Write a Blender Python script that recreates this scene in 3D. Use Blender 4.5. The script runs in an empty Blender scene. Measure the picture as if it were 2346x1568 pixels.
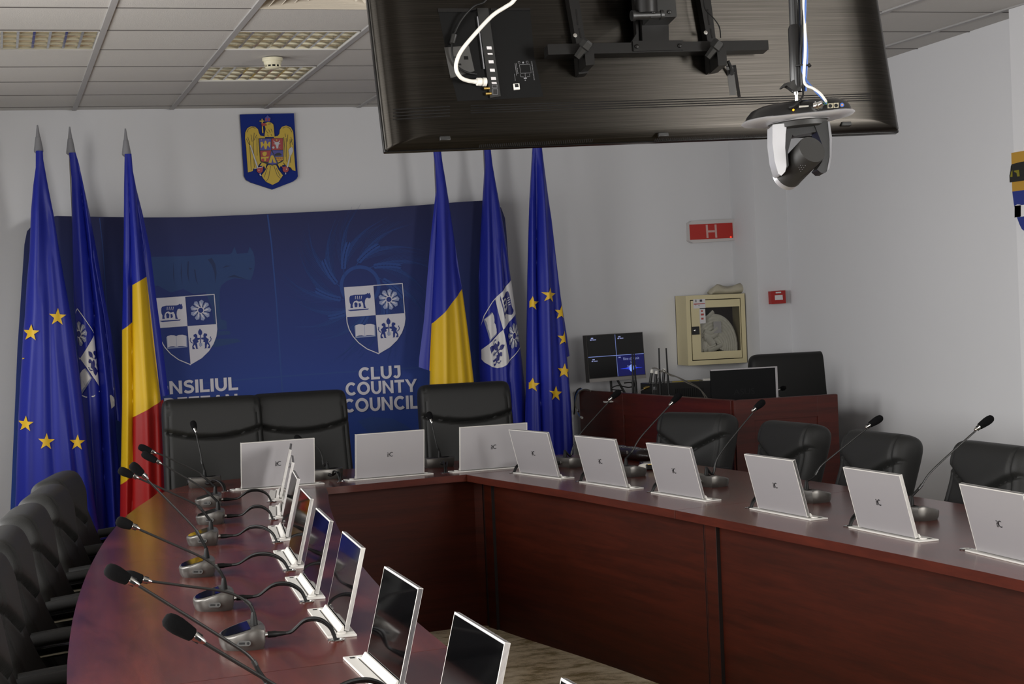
import bpy, bmesh, math, random
from mathutils import Matrix, Vector, Euler
random.seed(7)
C = bpy.context.scene.collection
R = math.radians

# ------------------------------------------------------------------ camera
FPX, CZ = 4067.02, 1.632
YAW, PITCH, ROLL = .281693, -.024333, -.0419681
_f = Vector((math.sin(YAW)*math.cos(PITCH), math.cos(YAW)*math.cos(PITCH), math.sin(PITCH)))
_r = Vector((math.cos(YAW), -math.sin(YAW), 0)); _u = _r.cross(_f)
CR = math.cos(ROLL)*_r + math.sin(ROLL)*_u
CU = -math.sin(ROLL)*_r + math.cos(ROLL)*_u
CF = _f
CO = Vector((0, 0, CZ))
cd = bpy.data.cameras.new('camera'); cam = bpy.data.objects.new('camera', cd); C.objects.link(cam)
cd.sensor_width = 36; cd.lens = FPX/2346*36; cd.clip_start = .05
m = Matrix.Identity(4)
for i in range(3):
    m[i][0], m[i][1], m[i][2], m[i][3] = CR[i], CU[i], -CF[i], CO[i]
cam.matrix_world = m
bpy.context.scene.camera = cam

def ray(px, py): return CR*((px-1173)/FPX) - CU*((py-784)/FPX) + CF
def uz(px, py, z): d = ray(px, py); return CO + d*((z-CZ)/d.z)      # point seen at a pixel on the plane of that height
def uy(px, py, y): d = ray(px, py); return CO + d*(y/d.y)
def ux(px, py, x): d = ray(px, py); return CO + d*(x/d.x)
def upl(px, py, p0, n): d = ray(px, py); return CO + d*((Vector(p0)-CO).dot(n)/d.dot(n))

FZ, TZ, CE = -.05, .75, 2.925       # floor, table top, ceiling
WY = 11.42                          # back wall

# ------------------------------------------------------------------ materials
def lin(c):
    if isinstance(c, str): c = [int(c[i:i+2], 16)/255 for i in (0, 2, 4)]
    return tuple(x/12.92 if x <= .04045 else ((x+.055)/1.055)**2.4 for x in c)
MATS = {}
def nt(name):
    m = bpy.data.materials.new(name); m.use_nodes = True
    t = m.node_tree; b = t.nodes['Principled BSDF']; MATS[name] = m
    return m, t, b
def node(t, kind, **kw):
    n = t.nodes.new(kind)
    for k, v in kw.items():
        if k.startswith('i_'):
            key = k[2:].replace('_', ' ')
            n.inputs[int(key) if key.isdigit() else key].default_value = v
        else: setattr(n, k, v)
    return n
def pbr(name, col, rough=.5, metal=0., spec=.5, bump=0., bscale=200., var=0., vscale=20., aniso=0., coat=0., sheen=0., emit=0., trans=0., arot=0.):
    m, t, b = nt(name)
    c = lin(col)
    b.inputs['Base Color'].default_value = (*c, 1)
    b.inputs['Roughness'].default_value = rough; b.inputs['Metallic'].default_value = metal
    b.inputs['Specular IOR Level'].default_value = spec
    b.inputs['Anisotropic'].default_value = aniso; b.inputs['Anisotropic Rotation'].default_value = arot
    b.inputs['Coat Weight'].default_value = coat; b.inputs['Coat Roughness'].default_value = .1
    b.inputs['Sheen Weight'].default_value = sheen
    b.inputs['Transmission Weight'].default_value = trans
    if emit: b.inputs['Emission Color'].default_value = (*c, 1); b.inputs['Emission Strength'].default_value = emit
    tc = node(t, 'ShaderNodeTexCoord')
    nz = node(t, 'ShaderNodeTexNoise', i_Scale=vscale, i_Detail=4.)
    t.links.new(tc.outputs['Object'], nz.inputs['Vector'])
    if var:
        hv = node(t, 'ShaderNodeHueSaturation'); hv.inputs['Color'].default_value = (*c, 1)
        mr = node(t, 'ShaderNodeMapRange'); mr.inputs['To Min'].default_value = 1-var; mr.inputs['To Max'].default_value = 1+var
        t.links.new(nz.outputs['Fac'], mr.inputs['Value']); t.links.new(mr.outputs[0], hv.inputs['Value']); t.links.new(hv.outputs[0], b.inputs['Base Color'])
    if bump:
        n2 = node(t, 'ShaderNodeTexNoise', i_Scale=bscale, i_Detail=3.)
        bp = node(t, 'ShaderNodeBump', i_Strength=bump, i_Distance=.002)
        t.links.new(tc.outputs['Object'], n2.inputs['Vector']); t.links.new(n2.outputs['Fac'], bp.inputs['Height']); t.links.new(bp.outputs[0], b.inputs['Normal'])
    return m
def wood(name, dark, light, scale, rough, along, coat=0., spec=.42):
    m, t, b = nt(name)
    tc = node(t, 'ShaderNodeTexCoord'); mp = node(t, 'ShaderNodeMapping'); mp.inputs['Scale'].default_value = scale
    mp.inputs['Rotation'].default_value = (0, along, 0)
    n1 = node(t, 'ShaderNodeTexNoise', i_Scale=3., i_Detail=8., i_Roughness=.62, i_Distortion=.4)
    n2 = node(t, 'ShaderNodeTexNoise', i_Scale=22., i_Detail=4.)
    mx = node(t, 'ShaderNodeMath', operation='MULTIPLY_ADD'); mx.inputs[1].default_value = .35
    cr = node(t, 'ShaderNodeValToRGB'); cr.color_ramp.elements[0].position = .38; cr.color_ramp.elements[1].position = .92
    cr.color_ramp.elements[0].color = (*lin(dark), 1); cr.color_ramp.elements[1].color = (*lin(light), 1)
    L = t.links.new
    L(tc.outputs['Object'], mp.inputs[0]); L(mp.outputs[0], n1.inputs['Vector']); L(mp.outputs[0], n2.inputs['Vector'])
    L(n2.outputs['Fac'], mx.inputs[0]); L(n1.outputs['Fac'], mx.inputs[2]); L(mx.outputs[0], cr.inputs[0]); L(cr.outputs[0], b.inputs['Base Color'])
    b.inputs['Roughness'].default_value = rough; b.inputs['Specular IOR Level'].default_value = spec; b.inputs['Coat Weight'].default_value = coat; b.inputs['Coat Roughness'].default_value = .12
    return m

wall_m = pbr('wall_paint', 'd6d6d8', .9, var=.03, vscale=1.2, bump=.05, bscale=300)
ceil_m = pbr('ceiling_tile', 'c2bfbb', .95, bump=.6, bscale=260, var=.03, vscale=60)
tee_m = pbr('ceiling_tee', 'a3a1a0', .6)
gap_m = pbr('ceiling_gap', '6d6a68', .9)
table_m = wood('table_veneer', '3d1915', '642c23', (6., .8, 6.), .24, 0, coat=.12)
edge_m = wood('table_edge', '381611', '582519', (.9, .9, 6.), .3, 0)
panel_m = wood('panel_veneer', '290d05', '48190b', (.5, .5, 9.), .5, 0, 0., .22)
desk_m = wood('desk_veneer', '300f09', '541b11', (.5, .5, 8.), .42, 0)
leather_m = pbr('black_leather', '232322', .5, bump=.35, bscale=420, spec=.32)
leather2_m = pbr('black_leather_fine', '1b1b1a', .5, bump=.25, bscale=500, spec=.32)
blackp_m = pbr('black_plastic', '191918', .42)
blackg_m = pbr('black_gloss', '0b0b0c', .12)
rubber_m = pbr('black_rubber', '0f0f0f', .5, spec=.3)
foam_m = pbr('black_foam', '0f0f10', 1., bump=.6, bscale=900, spec=.1)
chrome_m = pbr('chrome', 'd5d5d2', .14, 1.)
alu_m = pbr('silver_aluminium', 'adaaac', .42, .35, bump=.12, bscale=1500)
white_m = pbr('white_metal', 'd3d0ca', .45)
whitep_m = pbr('white_plastic', 'e0ddd4', .5)
mic_m = pbr('mic_grey_metal', '625f5b', .34, .6)
micdark_m = pbr('mic_dark_face', '0c0c0c', .06, 0., .9)
screen_m = pbr('screen_glass', '050506', .05, spec=.6)
logo_m = pbr('logo_black', '1a1a1c', .5)
red_m = pbr('alarm_red', 'a32420', .45)
cream_m = pbr('cream_enamel', 'd5c9a0', .5)
creamd_m = pbr('cream_plastic', 'd9d3b8', .5)
brass_m = pbr('brass', 'b59a5a', .3, 1.)
grey_m = pbr('grey_plastic', '77777a', .5)
spear_m = pbr('spear_grey', '86868a', .6)
pole_m = pbr('pole_metal', '8f8a80', .35, .8)
blue_m = pbr('blue_cable', '3f66b0', .5)
gcable_m = pbr('grey_cable', '6d6a62', .5)
paper_m = pbr('paper_white', 'd6d3d4', .8)
ink_m = pbr('ink_dark', '3a3a3e', .8)

# ------------------------------------------------------------------ mesh helpers
class MB:
    def __init__(s): s.v = []; s.f = []; s.m = []
    def add(s, vs, fs, mat=0, M=None):
        o = len(s.v)
        s.v += [tuple(M @ Vector(p)) if M else tuple(p) for p in vs]
        for f in fs: s.f.append([o+i for i in f]); s.m.append(mat)
        return s
    def box(s, c, d, mat=0, M=None):
        x, y, z = [k/2 for k in d]
        vs = [(c[0]+a*x, c[1]+b*y, c[2]+e*z) for e in (-1, 1) for b in (-1, 1) for a in (-1, 1)]
        return s.add(vs, [(0, 2, 3, 1), (4, 5, 7, 6), (0, 1, 5, 4), (2, 6, 7, 3), (0, 4, 6, 2), (1, 3, 7, 5)], mat, M)
    def prism(s, poly, z0, z1, mat=0, M=None, side=None, top=1.):
        n = len(poly)
        a = sum((p[0]*poly[(i+1) % n][1]-poly[(i+1) % n][0]*p[1]) for i, p in enumerate(poly))
        if a < 0: poly = poly[::-1]
        cx = sum(p[0] for p in poly)/n; cy = sum(p[1] for p in poly)/n
        vs = [(p[0], p[1], z0) for p in poly]+[(cx+(p[0]-cx)*top, cy+(p[1]-cy)*top, z1) for p in poly]
        s.add(vs, [list(range(n))[::-1], list(range(n, 2*n))], mat, M)
        return s.add(vs, [(i, (i+1) % n, n+(i+1) % n, n+i) for i in range(n)], mat if side is None else side, M)
    def loft(s, rings, mat=0, M=None, caps=True, closed=True):
        n = len(rings[0]); vs = [p for r in rings for p in r]; fs = []
        for k in range(len(rings)-1):
            for i in range(n if closed else n-1):
                j = (i+1) % n
                fs.append((k*n+i, k*n+j, (k+1)*n+j, (k+1)*n+i))
        if caps: fs += [list(range(n))[::-1], [(len(rings)-1)*n+i for i in range(n)]]
        return s.add(vs, fs, mat, M)
    def lathe(s, prof, n=20, mat=0, M=None):
        return s.loft([[(r*math.cos(2*math.pi*i/n), r*math.sin(2*math.pi*i/n), z) for i in range(n)] for r, z in prof], mat, M)
    def tube(s, pts, r, n=8, mat=0, M=None, flat=1.):
        pts = [Vector(p) for p in pts]; rings = []; up = None
        for i, p in enumerate(pts):
            t = (pts[min(i+1, len(pts)-1)]-pts[max(i-1, 0)]).normalized()
            if up is None: up = t.orthogonal().normalized()
            up = (up-t*up.dot(t)).normalized(); b = t.cross(up)
            rr = r[i] if isinstance(r, (list, tuple)) else r
            rings.append([p+up*(rr*math.cos(2*math.pi*k/n))+b*(rr*flat*math.sin(2*math.pi*k/n)) for k in range(n)])
        return s.loft(rings, mat, M)
    def build(s, name, mats, parent=None, loc=(0, 0, 0), smooth=40, bevel=0, seg=2, kind=None):
        me = bpy.data.meshes.new(name); me.from_pydata(s.v, [], s.f)
        mats = mats if isinstance(mats, (list, tuple)) else [mats]
        for m in mats: me.materials.append(m)
        me.polygons.foreach_set('material_index', s.m)
        bm = bmesh.new(); bm.from_mesh(me)
        bmesh.ops.recalc_face_normals(bm, faces=bm.faces); bm.to_mesh(me); bm.free()
        if smooth:
            me.polygons.foreach_set('use_smooth', [True]*len(me.polygons)); me.set_sharp_from_angle(angle=R(smooth))
        o = bpy.data.objects.new(name, me); C.objects.link(o); o.location = loc
        if parent: o.parent = parent
        if bevel:
            b = o.modifiers.new('bevel', 'BEVEL'); b.width = bevel; b.segments = seg; b.limit_method = 'ANGLE'; b.angle_limit = R(50); b.harden_normals = False
        if kind: o['kind'] = kind
        return o
def spline(pts, n=6):
    pts = [Vector(p) for p in pts]; out = []
    for i in range(len(pts)-1):
        p0, p1, p2, p3 = pts[max(i-1, 0)], pts[i], pts[i+1], pts[min(i+2, len(pts)-1)]
        for k in range(n):
            t = k/n
            out.append(.5*((2*p1)+(p2-p0)*t+(2*p0-5*p1+4*p2-p3)*t*t+(3*p1-p0-3*p2+p3)*t**3))
    return out+[pts[-1]]
def interp(pts, y):
    if y <= pts[0][0]: return pts[0][1]
    for (a, va), (b, vb) in zip(pts, pts[1:]):
        if y <= b: return va+(vb-va)*((y-a)/(b-a) if b > a else 0)
    return pts[-1][1]
def thing(name, label, cat, loc=(0, 0, 0), rotz=0, group=None):
    o = bpy.data.objects.new(name, None); C.objects.link(o); o.empty_display_size = .1
    o.location = loc; o.rotation_euler = (0, 0, rotz); o['label'] = label; o['category'] = cat
    if group: o['group'] = group
    return o
def tag(o, label, cat, group=None):
    o['label'] = label; o['category'] = cat
    if group: o['group'] = group
    return o
def dup(root, loc, rotz, label, group=None):
    r = root.copy(); C.objects.link(r); r.location = loc; r.rotation_euler = (0, 0, rotz); r['label'] = label
    if group: r['group'] = group
    for ch in list(root.children):
        c = ch.copy(); C.objects.link(c); c.parent = r
        for g in list(ch.children):
            d = g.copy(); C.objects.link(d); d.parent = c
    return r
def tess(poly, maxlen):
    bm = bmesh.new(); vs = [bm.verts.new((p[0], p[1], 0)) for p in poly]; bm.faces.new(vs)
    bmesh.ops.triangulate(bm, faces=bm.faces[:])
    for _ in range(6):
        es = [e for e in bm.edges if e.calc_length() > maxlen]
        if not es: break
        bmesh.ops.subdivide_edges(bm, edges=es, cuts=1, use_grid_fill=False)
        bmesh.ops.triangulate(bm, faces=bm.faces[:])
    bm.verts.index_update()
    out = [(v.co.x, v.co.y) for v in bm.verts], [[v.index for v in f.verts] for f in bm.faces]
    bm.free(); return out
def decal(mb, poly, fn, mat, maxlen=None):
    """a flat 2-D shape laid on a surface: fn maps its 2-D points to 3-D"""
    if maxlen: vs, fs = tess(poly, maxlen)
    else: vs, fs = poly, [list(range(len(poly)))]
    mb.add([fn(*p) for p in vs], fs, mat)
def strip(mb, pts, w, fn, mat, sub=1):
    """a drawn line of width w along 2-D points"""
    n = len(pts); L, Rr = [], []
    for i, p in enumerate(pts):
        a = pts[max(i-1, 0)]; b = pts[min(i+1, n-1)]
        dx, dy = b[0]-a[0], b[1]-a[1]; l = math.hypot(dx, dy) or 1
        ww = w[i] if isinstance(w, (list, tuple)) else w
        L.append((p[0]-dy/l*ww/2, p[1]+dx/l*ww/2)); Rr.append((p[0]+dy/l*ww/2, p[1]-dx/l*ww/2))
    mb.add([fn(*p) for p in L+Rr], [(i, i+1, n+i+1, n+i) for i in range(n-1)], mat)
def glyphs(txt, size=1., offset=0., align='LEFT', space=1.):
    cu = bpy.data.curves.new('txt', 'FONT'); cu.body = txt; cu.size = size; cu.offset = offset; cu.align_x = align; cu.space_character = space
    cu.resolution_u = 4
    o = bpy.data.objects.new('txt', cu); C.objects.link(o); bpy.context.view_layer.update()
    dg = bpy.context.evaluated_depsgraph_get(); me = bpy.data.meshes.new_from_object(o.evaluated_get(dg))
    out = [(v.co.x, v.co.y) for v in me.vertices], [list(p.vertices) for p in me.polygons]
    bpy.data.objects.remove(o); bpy.data.curves.remove(cu); bpy.data.meshes.remove(me)
    return out
def text(mb, txt, fn, mat, size=1., offset=0., align='LEFT', width=None, space=1.):
    vs, fs = glyphs(txt, size, offset, align, space)
    if width:
        x0 = min(v[0] for v in vs); x1 = max(v[0] for v in vs); y0 = min(v[1] for v in vs)
        vs = [((v[0]-x0)/(x1-x0)*width, v[1]) for v in vs]
    mb.add([fn(*p) for p in vs], fs, mat)
def circ(cx, cy, r, n=20, ry=None, a0=0, a1=360):
    ry = ry or r
    return [(cx+r*math.cos(R(a0+(a1-a0)*i/n)), cy+ry*math.sin(R(a0+(a1-a0)*i/n))) for i in range(n if abs(a1-a0) >= 360 else n+1)]
def star(cx, cy, r, rot=0):
    return [(cx+(r if i % 2 == 0 else r*.39)*math.sin(rot+math.pi*i/5), cy-(r if i % 2 == 0 else r*.39)*math.cos(rot+math.pi*i/5)) for i in range(10)]
def frame_M(o, ex, ey, ez):
    m = Matrix.Identity(4)
    for i in range(3): m[i][0], m[i][1], m[i][2], m[i][3] = ex[i], ey[i], ez[i], o[i]
    return m
def cushion(w, h, t, n=6., k=6., nu=20, nv=24,  front=None, back=1., taper=0.):
    """soft padded slab in x (width), z (height 0..h); y is thickness, front at -y"""
    mb = MB(); F, B = {}, {}; vs = []; fs = []
    for j in range(nv+1):
        for i in range(nu+1):
            a = math.sin((2*i/nu-1)*math.pi/2*.98)/math.sin(math.pi/2*.98); b = math.sin((2*j/nv-1)*math.pi/2*.98)/math.sin(math.pi/2*.98)
            mm = max(abs(a), abs(b), 1e-6)
            s = 1/((abs(a/mm))**n+(abs(b/mm))**n)**(1/n) if mm > 1e-5 else 1
            x, z = a*s, b*s
            d = max(0., 1-mm**k)**.5
            zz = (z+1)/2
            xw = x*w/2*(1-taper*zz)
            f = front(x, zz) if front else 0
            edge = (i in (0, nu)) or (j in (0, nv))
            F[i, j] = len(vs); vs.append((xw, -(t/2*d+(f*d)), zz*h))
            if edge: B[i, j] = F[i, j]
            else: B[i, j] = len(vs); vs.append((xw, t/2*d*back, zz*h))
    for j in range(nv):
        for i in range(nu):
            fs.append((F[i, j], F[i+1, j], F[i+1, j+1], F[i, j+1])); fs.append((B[i, j], B[i, j+1], B[i+1, j+1], B[i+1, j]))
    mb.add(vs, fs); return mb
# ================================================================== the room
def struct(name, mb, m, **kw): return mb.build(name, m, kind='structure', **kw)
def quad(mb, a, b, c, d, mat=0): mb.add([a, b, c, d], [(0, 1, 2, 3)], mat)
# carpet
m, t, b = nt('carpet')
tc = node(t, 'ShaderNodeTexCoord'); mp = node(t, 'ShaderNodeMapping'); mp.inputs['Scale'].default_value = (4, 6, 1)
n1 = node(t, 'ShaderNodeTexNoise', i_Scale=1.6, i_Detail=10., i_Roughness=.72); n2 = node(t, 'ShaderNodeTexNoise', i_Scale=260., i_Detail=2.)
cr = node(t, 'ShaderNodeValToRGB'); e = cr.color_ramp.elements
e[0].position = .40; e[0].color = (*lin('a8966f'), 1); e[1].position = .62; e[1].color = (*lin('fdf1d6'), 1)
e2 = e.new(.5); e2.color = (*lin('e8d8b6'), 1)
mx = node(t, 'ShaderNodeMath', operation='MULTIPLY_ADD'); mx.inputs[1].default_value = .25
bp = node(t, 'ShaderNodeBump', i_Strength=.8, i_Distance=.004)
L = t.links.new
L(tc.outputs['Object'], mp.inputs[0]); L(mp.outputs[0], n1.inputs['Vector']); L(tc.outputs['Object'], n2.inputs['Vector'])
sb = node(t, 'ShaderNodeMath', operation='SUBTRACT'); sb.inputs[1].default_value = .5
L(n2.outputs['Fac'], sb.inputs[0]); L(sb.outputs[0], mx.inputs[0]); L(n1.outputs['Fac'], mx.inputs[2]); L(mx.outputs[0], cr.inputs[0])
L(cr.outputs[0], b.inputs['Base Color']); L(n2.outputs['Fac'], bp.inputs['Height']); L(bp.outputs[0], b.inputs['Normal']); b.inputs['Roughness'].default_value = .97
b.inputs['Specular IOR Level'].default_value = .1
carpet_m = m
XL, XR, YB = -1.3, 4.72, -4.
mb = MB(); mb.box(((XL+5.3)/2, (YB+WY)/2, FZ-.05), (5.3-XL+.3, WY-YB+.3, .1)); struct('floor', mb, carpet_m)
# back wall with the corner column at its right end
mb = MB()
mb.box(((XL+4.925)/2, WY+.06, 1.45), (4.925-XL+.2, .12, 3.1))
struct('wall_back', mb, wall_m)
mb = MB(); mb.box((5.045, WY-.2, 1.45), (.24, .4, 3.1)); struct('column', mb, wall_m)
# right wall, slightly out of square, with a shallow pilaster near the camera
mb = MB()
plan = [(5.16, 11.02), (4.99, 9.22), (4.915, 7.8), (4.915, 7.52), (4.72, 7.52), (4.72, YB), (5.4, YB), (5.4, 11.02)]
mb.prism(plan, FZ-.05, 3.0); struct('wall_right', mb, wall_m)
# left wall with three window openings (outside the picture; the daylight comes from here)
mb = MB(); wins = [(.2, 2.2), (2.9, 4.9), (5.6, 7.6), (8.3, 10.3)]; z0, z1 = .95, 2.5  # last opening is added, to brighten the left end of the back wall
mb.box((XL-.1, (YB+WY)/2, (FZ+z0)/2-.02), (.2, WY-YB, z0-FZ+.04)); mb.box((XL-.1, (YB+WY)/2, (z1+3)/2), (.2, WY-YB, 3-z1))
ys = [YB]+[k for w in wins for k in w]+[WY]
for a, bb in zip(ys[::2], ys[1::2]): mb.box((XL-.1, (a+bb)/2, (z0+z1)/2), (.2, bb-a, z1-z0))
struct('wall_left', mb, wall_m)
for i, (a, bb) in enumerate(wins):
    mb = MB()
    for yy in (a+.03, (a+bb)/2, bb-.03): mb.box((XL-.1, yy, (z0+z1)/2), (.06, .06, z1-z0))
    for zz in (z0+.03, z1-.03): mb.box((XL-.1, (a+bb)/2, zz), (.06, bb-a, .06))
    struct('window_%d' % (i+1), mb, white_m)
mb = MB(); mb.box(((XL+5)/2, YB-.1, 1.45), (5.2-XL+.3, .2, 3.1)); struct('wall_front', mb, wall_m)

# suspended ceiling: 0.6 m tiles, two openings sizes for light fittings and the air vent
GX, GY = .5246, 7.644
lights = [(-1, 1), (1, 1), (1, 3)]          # (column, row) of the fittings in view
vent = (1, -1)
far = [(-1, -5), (1, -5), (4, -5), (4, -1), (-1, -1), (4, 1)]     # more fittings of the same grid, beside and behind the camera
holes = lights+[vent]
mb = MB(); g = MB()
for i in range(-4, 9):
    for k in range(-20, 8):
        if (i, k) in holes: continue
        x0, y0 = GX+.6*i, GY+.6*k; x1, y1 = x0+.6, min(y0+.6, WY)
        if y0 >= WY: continue
        mb.box(((x0+x1)/2, (y0+y1)/2, CE+.01), (x1-x0-.004, y1-y0-.004, .02))
struct('ceiling', mb, ceil_m)
mb = MB(); mb.box((1.9, 3.7, CE+.2), (7.2, 15.6, .02)); struct('ceiling_slab', mb, gap_m)
for i in range(-3, 9):
    g.box((GX+.6*i, 3.7, CE-.002), (.028, 15.4, .012), 0)
for k in range(-19, 8):
    g.box((1.9, GY+.6*k, CE-.0005), (6.6, .007, .006), 1)
struct('ceiling_grid', g, [tee_m, gap_m])

louver_m = pbr('louver_mirror', 'e6dfc4', .3, .8)
lampw_m = pbr('lamp_housing', 'cfccc2', .6)
def make_light(c, r, label):
    x, y = GX+.6*c+.3, GY+.6*r+.3
    t = thing('ceiling_light', label, 'ceiling light', (x, y, CE), 0, 'louvred ceiling lights')
    f = MB()
    for sx, sy, dx, dy in ((-.29, 0, .012, .592), (.29, 0, .012, .592), (0, -.29, .592, .012), (0, .29, .592, .012)): f.box((sx, sy, .0), (dx, dy, .012))
    f.build('frame', white_m, t)
    h = MB(); h.box((0, 0, .1), (.59, .59, .01)); 
    for sx, sy, dx, dy in ((-.29, 0, .008, .59), (.29, 0, .008, .59), (0, -.29, .59, .008), (0, .29, .59, .008)): h.box((sx, sy, .05), (dx, dy, .1))
    h.build('housing', lampw_m, t)
    rows, cols = 4, 8
    lv = MB()
    for k in range(rows):                  # parabolic troughs running along x
        y0 = -.284+.142*k
        prof = [(y0+.142*j/8, .005+.07*(1-((j/8-.5)*2)**2)**.5 if 0 < j < 8 else .0) for j in range(9)]
        lv.loft([[(xx, p[0], p[1]) for p in prof] for xx in (-.284, .284)], 0, caps=False, closed=False)
    for k in range(rows+1): lv.box((0, -.284+.142*k, .006), (.568, .008, .012))
    lv.build('reflector', louver_m, t)
    cb = MB()
    for q in range(cols+1):
        x0 = -.284+.071*q
        for k in range(rows):
            y0 = -.284+.142*k
            cb.add([(x0-.006, y0+.004, 0), (x0+.006, y0+.004, 0), (x0+.006, y0+.138, 0), (x0-.006, y0+.138, 0), (x0, y0+.03, .045), (x0, y0+.112, .045)],
                   [(0, 1, 2, 3), (0, 4, 5, 3), (1, 2, 5, 4), (0, 1, 4), (2, 3, 5)])
    cb.build('louver_blade', chrome_m, t)
    for k in range(rows):
        tb = MB(); tb.tube([(-.28, -.213+.142*k, .062), (.28, -.213+.142*k, .062)], .008, 8); tb.build('lamp_tube', whitep_m, t)
    return t
make_light(-1, 1, 'louvred ceiling light at the left, above the flags, cut by the edge of the picture')
make_light(1, 1, 'louvred ceiling light in front of the smoke detector')
make_light(1, 3, 'louvred ceiling light behind the smoke detector, nearest the back wall')
# air diffuser
vm = pbr('vent_enamel', 'cfc6b6', .5)
t = thing('air_vent', 'cream square ceiling air vent with nested louvre frames beside the television', 'air vent', (GX+.6*vent[0]+.3, GY+.6*vent[1]+.3, CE))
for k in range(6):
    a, s = .295-.048*k, .03
    f = MB(); out = [(-a, -a), (a, -a), (a, a), (-a, a)]; inn = [(-a+s, -a+s), (a-s, -a+s), (a-s, a-s), (-a+s, a-s)]
    z_o, z_i = (-.004, .03)
    f.add([(p[0], p[1], z_o) for p in out]+[(p[0], p[1], z_i) for p in inn]+[(p[0], p[1], z_o+.004) for p in out]+[(p[0], p[1], z_i+.004) for p in inn],
          [(i, (i+1) % 4, 4+(i+1) % 4, 4+i) for i in range(4)]+[(8+i, 12+i, 12+(i+1) % 4, 8+(i+1) % 4) for i in range(4)]+[(i, 8+i, 8+(i+1) % 4, (i+1) % 4) for i in range(4)])
    f.build('louvre_frame', vm, t, smooth=0)
f = MB(); f.box((0, 0, .12), (.6, .6, .01)); f.build('duct_plate', gap_m, t)
# smoke detector
sdl = uz(624, 131, CE)
t = thing('smoke_detector', 'cream round smoke detector on the ceiling between two louvred lights', 'smoke detector', (sdl.x, sdl.y, CE-.004))
f = MB(); f.lathe([(0, 0), (.052, 0), (.053, -.012), (.05, -.018), (0, -.018)], 32); f.build('mounting_base', creamd_m, t)
f = MB(); f.lathe([(.046, -.018), (.045, -.03), (.04, -.036), (.04, -.037)], 32); f.lathe([(.039, -.047), (.038, -.05), (.03, -.056), (0, -.058)], 32)
for k in range(10):
    a = k*math.pi/5; f.box((.038*math.cos(a), .038*math.sin(a), -.042), (.007, .007, .014), 0)
f.lathe([(.033, -.036), (.033, -.048)], 20, 1); f.build('sensor_head', [creamd_m, rubber_m], t)

# ================================================================== conference table
OL = [(.8, .25), (1.5, .18), (2.4, .125), (3.4, .108), (4.395, .118), (4.78, .137), (5.327, .17), (5.911, .22), (6.519, .285), (7.257, .382), (7.996, .51), (8.587, .652), (8.85, .735)]
IL = [(.8, 1.16), (1.5, 1.1), (2.4, 1.065), (3.4, 1.05), (4.036, 1.055), (4.607, 1.071), (4.996, 1.081), (5.434, 1.109), (5.873, 1.142), (6.44, 1.199), (7.265, 1.302), (7.932, 1.4), (8.564, 1.514)]
IR = [(.8, 2.75), (1.5, 2.8), (2.2, 2.835), (3.2, 2.86), (3.9, 2.858), (4.543, 2.836), (4.848, 2.806), (5.331, 2.762), (5.86, 2.692), (6.693, 2.597), (7.665, 2.451), (8.72, 2.234)]
OR = [(.8, 3.62), (1.5, 3.68), (2.2, 3.72), (3.6, 3.745), (4.6, 3.725), (5.6, 3.665), (6.3, 3.605), (7.201, 3.528), (7.948, 3.433), (8.6, 3.34), (8.95, 3.27)]
def smooth_edge(E):
    return lambda y: interp(E, y)*.5+.25*(interp(E, y-.25)+interp(E, y+.25))
fOL, fIL, fIR, fOR = map(smooth_edge, (OL, IL, IR, OR))
def samp(f, a, b, n=14): return [(f(a+(b-a)*i/n), a+(b-a)*i/n) for i in range(n+1)]
groove_m = pbr('groove_brown', '140704', .7)
def section(label, outer, inner, pin, dirn, post_at, ext=0):
    """outer and inner run the same way; the panel stands back from the inner edge"""
    c = outer[len(outer)//2]
    t = thing('conference_table', label, 'table', (c[0], c[1], FZ), 0, 'sections of the conference table')
    O = Vector((c[0], c[1], FZ))
    f = MB(); f.prism([(p[0]-O.x, p[1]-O.y) for p in outer+inner[::-1]], TZ-.034-FZ, TZ-FZ, 0, side=1)
    top = f.build('tabletop', [table_m, edge_m], t, bevel=.003)
    # inner modesty panel down to the floor
    pts = [Vector((p[0]-O.x+dirn[0]*pin, p[1]-O.y+dirn[1]*pin, 0)) for p in inner]
    if ext: pts[-1] = pts[-1]+(pts[-1]-pts[-2]).normalized()*ext
    f = MB(); w = Vector((dirn[0]*.02, dirn[1]*.02, 0))
    f.loft([[p, p+w, p+w+Vector((0, 0, TZ-.034-FZ)), p+Vector((0, 0, TZ-.034-FZ))] for p in pts]); f.build('modesty_panel', panel_m, t)
    for k in post_at:
        p = pts[k]; q = pts[k-1] if k else pts[1]; dd = (q-p).normalized() if k else (pts[1]-p).normalized()
        a = math.atan2(dd.y, dd.x)
        M = Matrix.Translation(p+dd*.06)@Matrix.Rotation(a, 4, 'Z')
        f = MB(); f.box((0, 0, (TZ-.034-FZ)/2), (.10, .03, TZ-.036-FZ), 0, M); f.build('panel_post', panel_m, t, bevel=.002)
        f = MB()
        for xx in (-.052, -.04, .052): f.box((xx, 0, (TZ-.034-FZ)/2), (.002, .032, TZ-.04-FZ), 0, M)
        f.build('post_groove', groove_m, t)
    # rear support slabs
    for k in (1, len(outer)-2):
        po, pi = Vector((*outer[k], 0))-Vector((O.x, O.y, 0)), pts[min(k, len(pts)-1)]
        a = po.lerp(pi, .35); dd = (pi-a)
        M = Matrix.Translation((a+pi)/2)@Matrix.Rotation(math.atan2(dd.y, dd.x), 4, 'Z')
        f = MB(); f.box((0, 0, (TZ-.034-FZ)/2), (dd.length-.02, .025, TZ-.036-FZ), 0, M); f.build('support_leg', panel_m, t)
    tops.append(top); return t, top
G = .0015
sL1o, sL1i = 6.42, 6.58     # where the seams cross the outer and inner edges of the left wing
sL2o, sL2i = 4.22, 4.38
sRi, sRo = 6.7, 6.9
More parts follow.
